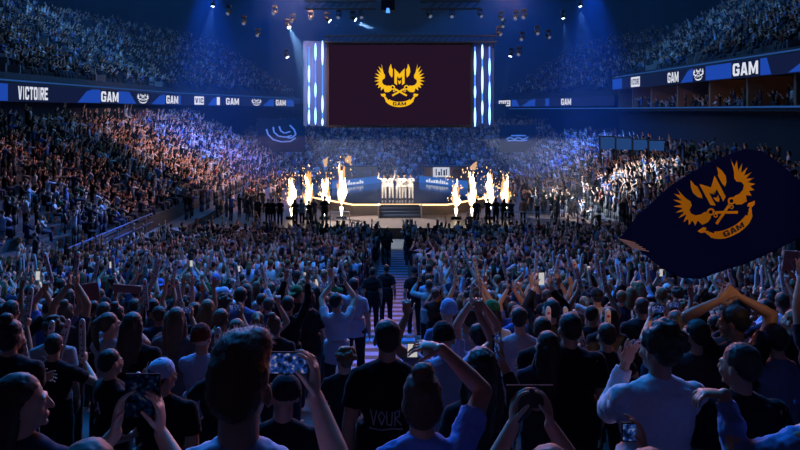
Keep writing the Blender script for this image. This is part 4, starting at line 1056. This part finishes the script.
def cloth_mat(name, c, tr):
    m = bpy.data.materials.new(name); m.use_nodes = True; nt = m.node_tree; b = nt.nodes['Principled BSDF']; b.inputs['Base Color'].default_value = (*c, 1); b.inputs['Roughness'].default_value = .95; b.inputs['Specular IOR Level'].default_value = 0.0
    
    t = nt.nodes.new('ShaderNodeBsdfTranslucent'); t.inputs[0].default_value = (*c, 1); ms = nt.nodes.new('ShaderNodeMixShader'); ms.inputs[0].default_value = tr
    nt.links.new(b.outputs[0], ms.inputs[1]); nt.links.new(t.outputs[0], ms.inputs[2]); nt.links.new(ms.outputs[0], nt.nodes['Material Output'].inputs[0]); return m
fo = loc(m, fl).build('cloth', cloth_mat('flag_cloth', (.005, .009, .085), .35), fl, True)
so = fo.modifiers.new('thick', 'SOLIDIFY'); so.thickness = .003; so.offset = 0
ca, sa = math.cos(math.radians(28)), math.sin(math.radians(28))
def femb(off):
    def fn(x, y):
        ex, ey = x*45, y*42; px = 719 + ex*ca - ey*sa; py = 203 - (ex*sa + ey*ca); p = at(px, py, fdepth(px, py)); return (p.x, p.y - off, p.z)
    return fn
loc(decal(EMB, femb(.006), None, 3), fl).build('emblem', cloth_mat('flag_gold', (.95, .46, .02), .30), fl)
mk = decal(EMB_MARKS, femb(.010), None, 1); t = decal([[(x*.50, y*.13 - .722 + .22*(x*.5)**2) for x, y in P] for P in block_word('GAM')], femb(.010), None, 1); mk.add(t.v, t.f)
loc(mk, fl).build('lettering', mat('flag_ink', (.012, .013, .03), .8), fl)
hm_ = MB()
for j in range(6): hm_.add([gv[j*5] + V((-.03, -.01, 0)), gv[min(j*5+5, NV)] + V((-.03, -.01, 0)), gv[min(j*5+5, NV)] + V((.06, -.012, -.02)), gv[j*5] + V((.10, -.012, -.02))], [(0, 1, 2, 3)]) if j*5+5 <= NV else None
ho = loc(hm_, fl).build('hem', mat('flag_hem', (.6, .5, .55), .7), fl); so = ho.modifiers.new('t', 'SOLIDIFY'); so.thickness = .004  # light caught by the hem's corner, put into its pale pink colour
m = MB(); m.bar((0, 0, 0), (0, 0, 2.9), .016, 10); m.build('pole', steel, fl)
tag(fl, 'big dark flag with a gold winged emblem and ribbon waving over the crowd at right', 'flag')

# placards held up in the crowd
def placard(px0, px1, py0, py1, d, tilt, c, label, lines):
    a = at(px0, py1, d); b = at(px1, py0, d); o = empty('placard', ((a.x+b.x)/2, d, (a.z+b.z)/2)); w, h = (b.x-a.x)/2, (b.z-a.z)/2
    MB().box((-w, 0, -h), (w, .012, h)).build('board', mat('card_' + label[:5], c, .8), o)
    if lines: decal(strokes(lines, .02), lambda x, y: (x*w*.9, -.003, y*h*.9)).build('drawing', mat('pale_line', (.6, .55, .5), .8), o)
    o.rotation_euler = (.1, tilt, .05); tag(o, label, 'placard')
placard(783, 806, 251, 271, 7.0, .08, (.33, .20, .18), 'reddish placard with pale curved lines at the right edge under the flag', [[(-1, .2), (-.4, -.1), (0, -.9)], [(-.4, -.1), (.3, .4), (1, .6)], [(.3, .4), (.4, .9)], [(.1, -.3), (.6, -.1), (1, -.4)]])
placard(83, 99, 283, 301, 9.6, -.12, (.22, .09, .07), 'upright reddish brown placard held up on the left of the stand', None)
placard(113, 141, 285, 293, 9.4, .1, (.26, .12, .10), 'flat reddish brown placard held up on the left of the stand', None)

# ------------------------------------------------------------------ the rest of the crowd, beyond counting, as one body of people
def lowpoly(pose, legs=True, long_=False):
    v = []; f = []; ci = []
    def add(mb, c):
        b = len(v); v.extend(mb.v); f.extend([tuple(b+i for i in q) for q in mb.f]); ci.extend([c]*len(mb.v))
    m = MB(); m.ell((0, .01, 1.61), (.075, .088, .115), None, 8, 6); m.cone((0, -.02, 1.40), (0, 0, 1.56), .06, .052, 6); add(m, 0)
    m = MB(); m.ell((0, -.02, 1.655), (.086, .098, .088), None, 8, 5)
    if long_: m.cone((0, -.06, 1.66), (0, -.09, 1.38), .085, .06, 6)
    add(m, 3)
    m = MB(); prof = [(.88, .165, .115), (1.08, .145, .10), (1.30, .185, .115), (1.41, .175, .085), (1.46, .07, .05)]; n = 8; vs = []; fs = []
    for z, rx, ry in prof: vs += [(rx*math.cos(2*PI*i/n), ry*math.sin(2*PI*i/n), z) for i in range(n)]
    for j in range(len(prof)-1): fs += [(j*n+i, j*n+(i+1) % n, (j+1)*n+(i+1) % n, (j+1)*n+i) for i in range(n)]
    fs += [tuple(range(n))[::-1], tuple(range((len(prof)-1)*n, len(prof)*n))]; m.add(vs, fs); add(m, 1)
    for s, mode in ((-1, pose[0]), (1, pose[1])):
        t, pole, fd, pn, c = default_arm(s, mode); S_ = V((s*.185, 0, 1.40)); el, wr = arm_ik(S_, t, pole)
        m = MB(); m.cone(S_, el, .062, .05, 5); add(m, 1); m = MB(); m.cone(el, wr, .042, .03, 5); m.cone(wr, wr + V(fd).normalized()*.15, .034, .03, 5); add(m, 0)
    if legs == 'sit':
        for s in (-1, 1):
            m = MB(); m.cone((s*.1, 0, .92), (s*.12, .42, .92), .095, .07, 5); m.cone((s*.12, .42, .92), (s*.12, .42, .47), .065, .05, 5); add(m, 2)
        v = [(x, y, z - .45) for x, y, z in v]
    elif legs:
        for s in (-1, 1):
            m = MB(); m.cone((s*.09, 0, .95), (s*.1, .02, .5), .095, .065, 6); m.cone((s*.1, .02, .5), (s*.11, -.02, .02), .065, .05, 6); add(m, 2)
    return np.array(v, np.float32), f, np.array(ci)
LOWP = [lowpoly(p, True, k % 3 == 2) for k, p in enumerate([('clapup', 'clapup'), ('up', 'up'), ('down', 'down'), ('clap', 'clap'), ('stick', 'fist'), ('down', 'up'), ('wave', 'down'), ('phone', 'phone'), ('clap', 'clap'), ('upin', 'fist')])] + [lowpoly(p, 'sit', k % 3 == 1) for k, p in enumerate([('clap', 'clap'), ('face', 'cross'), ('cross', 'cross'), ('clapup', 'clapup'), ('fist', 'clap'), ('phone', 'phone')])]
spots = []                                  # x, y, z, heading, scale
def fill_line(p, q, z, face, dens=1.0, gap=.56, jit=.1):
    a = V(p); b = V(q); L = (b - a).length; n = int(L / gap)
    for k in range(n):
        if random.random() > dens: continue
        c = a.lerp(b, (k + .5 + random.uniform(-.2, .2)) / n)
        spots.append((c.x + random.uniform(-jit, jit), c.y + random.uniform(-jit, jit), z, face + random.gauss(0, .25), random.uniform(.9, 1.06)))
def face_to(x, y): return math.atan2(-(0 - x), (50 - y))
# end stand behind the counted rows, and the floor in front of the stage
for i, d, z in rows:
    if i <= LASTROW - (1 if total >= NMAX else 0) or d > 43.0: continue
    xm = min(.62*d + 1, 12.6)
    for x0, x1 in ((-xm, AISLE[0] - .2), (AISLE[1] + .2, xm)):
        if d > 33: x0, x1 = (x0, -.4) if x0 < -1 else (.2, x1)
        fill_line((x0, d), (x1, d), z + .003, 0, .93 if d < 33 else (.7 if d < 37 else .42))
# lower bowl, both sides
x = 14.6
while x < 25:
    z = side_floor(x + .42)
    for y0, y1, dl in ((17.6, 33, .40), (33, 43, .86), (43, 84, .93)):
        fill_line((-(x+.42), y0), (-(x+.42), y1), z + .003, -.9, dl)
        if x < 20: fill_line((x+.42, y0), (x+.42, y1), z + .003, .9, dl)
    x += .85
fill_line((-13.7, 44), (-13.7, 84), .953, -.9, .7); fill_line((13.7, 17), (13.7, 84), .953, .9, .8)
for x, y0, y1, dl in ((21.2, 18, 40, .7), (22.1, 18, 40, .6), (23, 18, 38, .5), (21.2, 40, 84, .25), (22.6, 50, 84, .2), (24, 18, 34, .5)): fill_line((x, y0), (x, y1), 4.203, 1.2, dl)
# between the stage and the side stands
for x in (9.2, 10.0, 10.8, 11.6, 12.3):
    for s in (-1, 1): fill_line((s*x, 52), (s*x, 67), DZ + .003, s*.9, .35)
for x in (9.3, 10.2, 11.1, 11.9):
    for s in (-1, 1): fill_line((s*x, 45), (s*x, 52), DZ + .003, s*.7, .42, .8)
for x in (12.65,):
    for s in (-1, 1): fill_line((s*x, 44), (s*x, 82), .003, s*.9, .5)
for y in range(69, 85, 2): fill_line((-12, y), (12, y), .003, PI, .35, .7)
# far end
for k in range(26):
    fill_line((-23, 86.5 + k), (23, 86.5 + k), .4 + k*.2 + .003, PI, .75)
# upper tiers
def fill_tier(line, z0, sgn, n, ys, y_from=0):
    for (p, q) in zip(line, line[1:]):
        for k in range(1, n):
            a = V((p[0] + sgn*(k*.85 + .42), max(p[1], y_from))); b = V((q[0] + sgn*(k*.85 + .42), q[1])); L = (b - a).length; m_ = int(L / .56)
            for j in range(m_):
                if random.random() > .5: continue
                c = a.lerp(b, (j + .5)/m_)
                if any(sg == sgn and abs(c.y - (yy + .8)) < 1.05 for sg, yy in STAIRS): continue
                spots.append((c.x, c.y, z0 + k*.55 + .003, -sgn*(-PI/2) * 1.0 if False else sgn*PI/2*.9, random.uniform(.9, 1.05)))
fill_tier(LFRONT, ZL, -1, 17, None, 34); fill_tier(RFRONT_A, ZRA, 1, 17, None, 34); fill_tier(RFRONT_B, ZRB, 1, 17, None)
# suites
for y0, y1 in ((40.6, 46.6), (47.6, 53), (54, 59.6), (60.6, 66.6), (67.6, 73.6), (74.6, 79.6)):
    fill_line((26.8, y0), (26.8, y1), 8.155 - .35, 1.4, .7, .6); fill_line((28, y0), (28, y1), 8.155, 1.4, .5, .7)
spots = [s for s in spots if abs(s[0]) / max(s[1], .1) < .66]
# low people near the camera sit on the same ground: heading is turned towards the stage
SHC = np.array([(.012, .012, .015)]*10 + [(.03, .03, .034)]*4 + [(.02, .03, .08)]*3 + [(.2, .21, .23)]*2 + [(.62, .62, .65)]*5 + [(.10, .18, .48)]*2 + [(.35, .45, .66)]*2 + [(.22, .05, .04), (.05, .10, .06)], np.float32)
SKC = np.array(SKINS, np.float32) * 1.3; HRC = np.array(HAIRC, np.float32); TRC = np.array([(.02, .022, .03), (.04, .05, .10), (.10, .10, .10)], np.float32)
groups = [[] for _ in LOWP]
for s in spots:
    sit = (abs(s[0]) > 14.3 or s[1] > 86) and random.random() < (.92 if s[2] > 8 or s[1] > 86 else .55)
    groups[10 + random.choices(range(6), [4, 3, 3, 1, 1, 2])[0] if sit else random.choices(range(10), [1, 1, 4, 4, 1.2, 1, 1, 2, 4, .8])[0]].append(s)
VV = []; CO = []; LP = []; LS = []; base = 0
for (v0, f0, ci), G in zip(LOWP, groups):
    if not G: continue
    G = np.array(G, np.float32); n = len(G); c, s = np.cos(G[:, 3]), np.sin(G[:, 3]); k = G[:, 4]
    X = (v0[None, :, 0]*c[:, None] - v0[None, :, 1]*s[:, None])*k[:, None] + G[:, 0, None]
    Y = (v0[None, :, 0]*s[:, None] + v0[None, :, 1]*c[:, None])*k[:, None] + G[:, 1, None]
    Z = v0[None, :, 2]*k[:, None] + G[:, 2, None]
    VV.append(np.stack([X, Y, Z], -1).reshape(-1, 3))
    pal = np.stack([SKC[RS.randint(0, len(SKC), n)], SHC[RS.randint(0, len(SHC), n)], TRC[RS.randint(0, 3, n)], HRC[RS.randint(0, len(HRC), n)]], 1)
    CO.append(pal[:, ci].reshape(-1, 3))
    fl_ = np.concatenate([np.array(q) for q in f0]); ln = np.array([len(q) for q in f0])
    off = (np.arange(n) * len(v0) + base)[:, None]; LP.append((fl_[None, :] + off).ravel()); LS.append(np.tile(ln, n)); base += n*len(v0)
VV = np.concatenate(VV); CO = np.concatenate(CO); LP = np.concatenate(LP).astype(np.int32); LS = np.concatenate(LS).astype(np.int32)
me = bpy.data.meshes.new('crowd'); me.vertices.add(len(VV)); me.vertices.foreach_set('co', VV.astype(np.float32).ravel())
me.loops.add(len(LP)); me.loops.foreach_set('vertex_index', LP); me.polygons.add(len(LS))
st_ = np.concatenate([[0], np.cumsum(LS)[:-1]]).astype(np.int32); me.polygons.foreach_set('loop_start', st_); me.update(calc_edges=True)
me.polygons.foreach_set('use_smooth', np.ones(len(LS), bool))
at_ = me.attributes.new('dress', 'FLOAT_COLOR', 'POINT'); at_.data.foreach_set('color', np.concatenate([CO, np.ones((len(CO), 1), np.float32)], 1).astype(np.float32).ravel())
cm = bpy.data.materials.new('crowd_dress'); cm.use_nodes = True; nt = cm.node_tree; an = nt.nodes.new('ShaderNodeAttribute'); an.attribute_name = 'dress'
nt.links.new(an.outputs['Color'], nt.nodes['Principled BSDF'].inputs['Base Color']); nt.nodes['Principled BSDF'].inputs['Roughness'].default_value = .75; nt.nodes['Principled BSDF'].inputs['Specular IOR Level'].default_value = .2
me.materials.append(cm)
tag(newobj('crowd', me), 'dense crowd of spectators filling the far stands, side bowls, upper tiers and floor', 'crowd', kind='stuff')
print('crowd', len(spots), len(VV), 'near', total, 'placed', len(PLACED), 'clappers', ncl, 'phones', nph)

# ------------------------------------------------------------------ light and air
def area(loc_, aim, energy, size, color, sy=None, spread=None):
    L = bpy.data.lights.new('wash_light', 'AREA'); L.energy = energy; L.color = color; L.shape = 'RECTANGLE'; L.size = size; L.size_y = sy or size
    if spread: L.spread = spread
    q = link(bpy.data.objects.new('wash_light', L)); q.location = loc_; q.rotation_euler = (V(aim) - V(loc_)).to_track_quat('-Z', 'Y').to_euler(); return q
def spot(loc_, aim, energy, ang, color, r=.3, blend=.5):
    L = bpy.data.lights.new('spot_wash', 'SPOT'); L.energy = energy; L.color = color; L.spot_size = ang; L.spot_blend = blend; L.shadow_soft_size = r
    q = link(bpy.data.objects.new('spot_wash', L)); q.location = loc_; q.rotation_euler = (V(aim) - V(loc_)).to_track_quat('-Z', 'Y').to_euler(); return q
BLUE = (.02, .30, 1.0); CYAN = (.16, .45, 1.0); PINK = (1.0, .52, .42); WARM = (1, .27, .12)
area((-3, 17, 17), (-1, 7, 5), 4300, 12, BLUE, 5)
area((-1, 31, 20), (0, 24, 1), 900, 16, BLUE, 6)
spot((-9, 37, 14), (-14, 32, 1), 9000, .9, BLUE, .3)
for s in (-1, 1):
    area((s*20, 58, 24), (s*22, 60, 4), 3300 if s < 0 else 1600, 10, CYAN, 44)
    spot((s*5, 46, 17.5), (s*17, 62, 1), 22000 if s < 0 else 4500, 1.15, PINK, .4, .8)
    spot((s*6, 45, 17.5), (s*16, 34, 1), 7500 if s < 0 else 2500, 1.2, (1, .46, .36), .4, .8)
    spot((s*7, 45, 16), (s*3, 8, 6), 17000, 1.25, WARM, .4, 1)
    area((s*27, 70, 27), (s*33, 70, 13), 4200, 8, (.07, .36, 1), 60)
area((0, 98, 26), (0, 100, 2), 1700, 34, (.40, .62, 1), 14)
spot((0, 43.5, 12.9), (0, 51, 2.3), 17000, .42, (1, .86, .74), .4)
for s in (-1, 1):
    spot((s*17.5, 64, 21), (s*18, 66, 8), 80000, .95, (.012, .14, 1), .3, 1)
    spot((s*12, 74, 25), (s*11, 74, 6), 32000, 1.9, (.012, .16, 1), .3, 1)
spot((5, -5, 14), (2.70, 6.1, 7.15), 2600, .185, (1, .60, .40), .1, .7)  # added lamp behind the camera, there only to brighten the flag's emblem
spot((8, 24, 14), (0, 4, 6.5), 2400, .95, (1, .26, .14), .3, .8)
# haze over the far half of the hall
hm2 = MB(); hm2.box((-46, 57, .05), (46, 126, 29.5)); hm2.box((-9, 42, 13.6), (9, 56.9, 29.4)); hm2.box((-9, 47, 8), (-5.9, 56.9, 13.59)); hz = hm2.build('haze', None)
hv = bpy.data.materials.new('haze'); hv.use_nodes = True; nt = hv.node_tree; nt.nodes.remove(nt.nodes['Principled BSDF']); vs_ = nt.nodes.new('ShaderNodeVolumeScatter')
vs_.inputs['Color'].default_value = (.30, .58, 1, 1); vs_.inputs['Density'].default_value = .0034; vs_.inputs['Anisotropy'].default_value = .2
nt.links.new(vs_.outputs[0], nt.nodes['Material Output'].inputs['Volume']); hz.data.materials.clear(); hz.data.materials.append(hv)
sm_ = MB().box((-13, 44.2, .66), (13, 56.9, 6.0)).build('smoke', None); sv = bpy.data.materials.new('smoke'); sv.use_nodes = True; nt = sv.node_tree; nt.nodes.remove(nt.nodes['Principled BSDF']); q = nt.nodes.new('ShaderNodeVolumeScatter')
q.inputs['Color'].default_value = (.95, .88, .84, 1); q.inputs['Density'].default_value = .0055; nt.links.new(q.outputs[0], nt.nodes['Material Output'].inputs['Volume']); sm_.data.materials.clear(); sm_.data.materials.append(sv)
tag(sm_, 'thin warm smoke drifting round the flame jets and stage', 'smoke', kind='stuff')
tag(hz, 'thin blue haze hanging in the air around the big screen', 'haze', kind='stuff')
w = bpy.data.worlds.new('world'); scene.world = w; w.use_nodes = True; w.node_tree.nodes['Background'].inputs[0].default_value = (.01, .02, .06, 1); w.node_tree.nodes['Background'].inputs[1].default_value = .05

cam = bpy.data.cameras.new('camera'); co = link(bpy.data.objects.new('camera', cam)); cam.sensor_width = 36; cam.lens = F / 800 * 36
co.location = (0, 0, EYE); co.rotation_euler = (PI/2, 0, 0); cam.shift_y = -(225 - HOR) / 800; cam.clip_start = .05; cam.clip_end = 400
scene.camera = co
scene.view_settings.view_transform = 'Standard'; scene.view_settings.look = 'None'; scene.view_settings.exposure = 0.0; scene.view_settings.gamma = 1
cy = scene.cycles; cy.max_bounces = 4; cy.diffuse_bounces = 2; cy.glossy_bounces = 2; cy.transmission_bounces = 3; cy.volume_bounces = 0; cy.transparent_max_bounces = 6; cy.use_denoising = True; cy.sample_clamp_indirect = 4; cy.caustics_reflective = False; cy.caustics_refractive = False
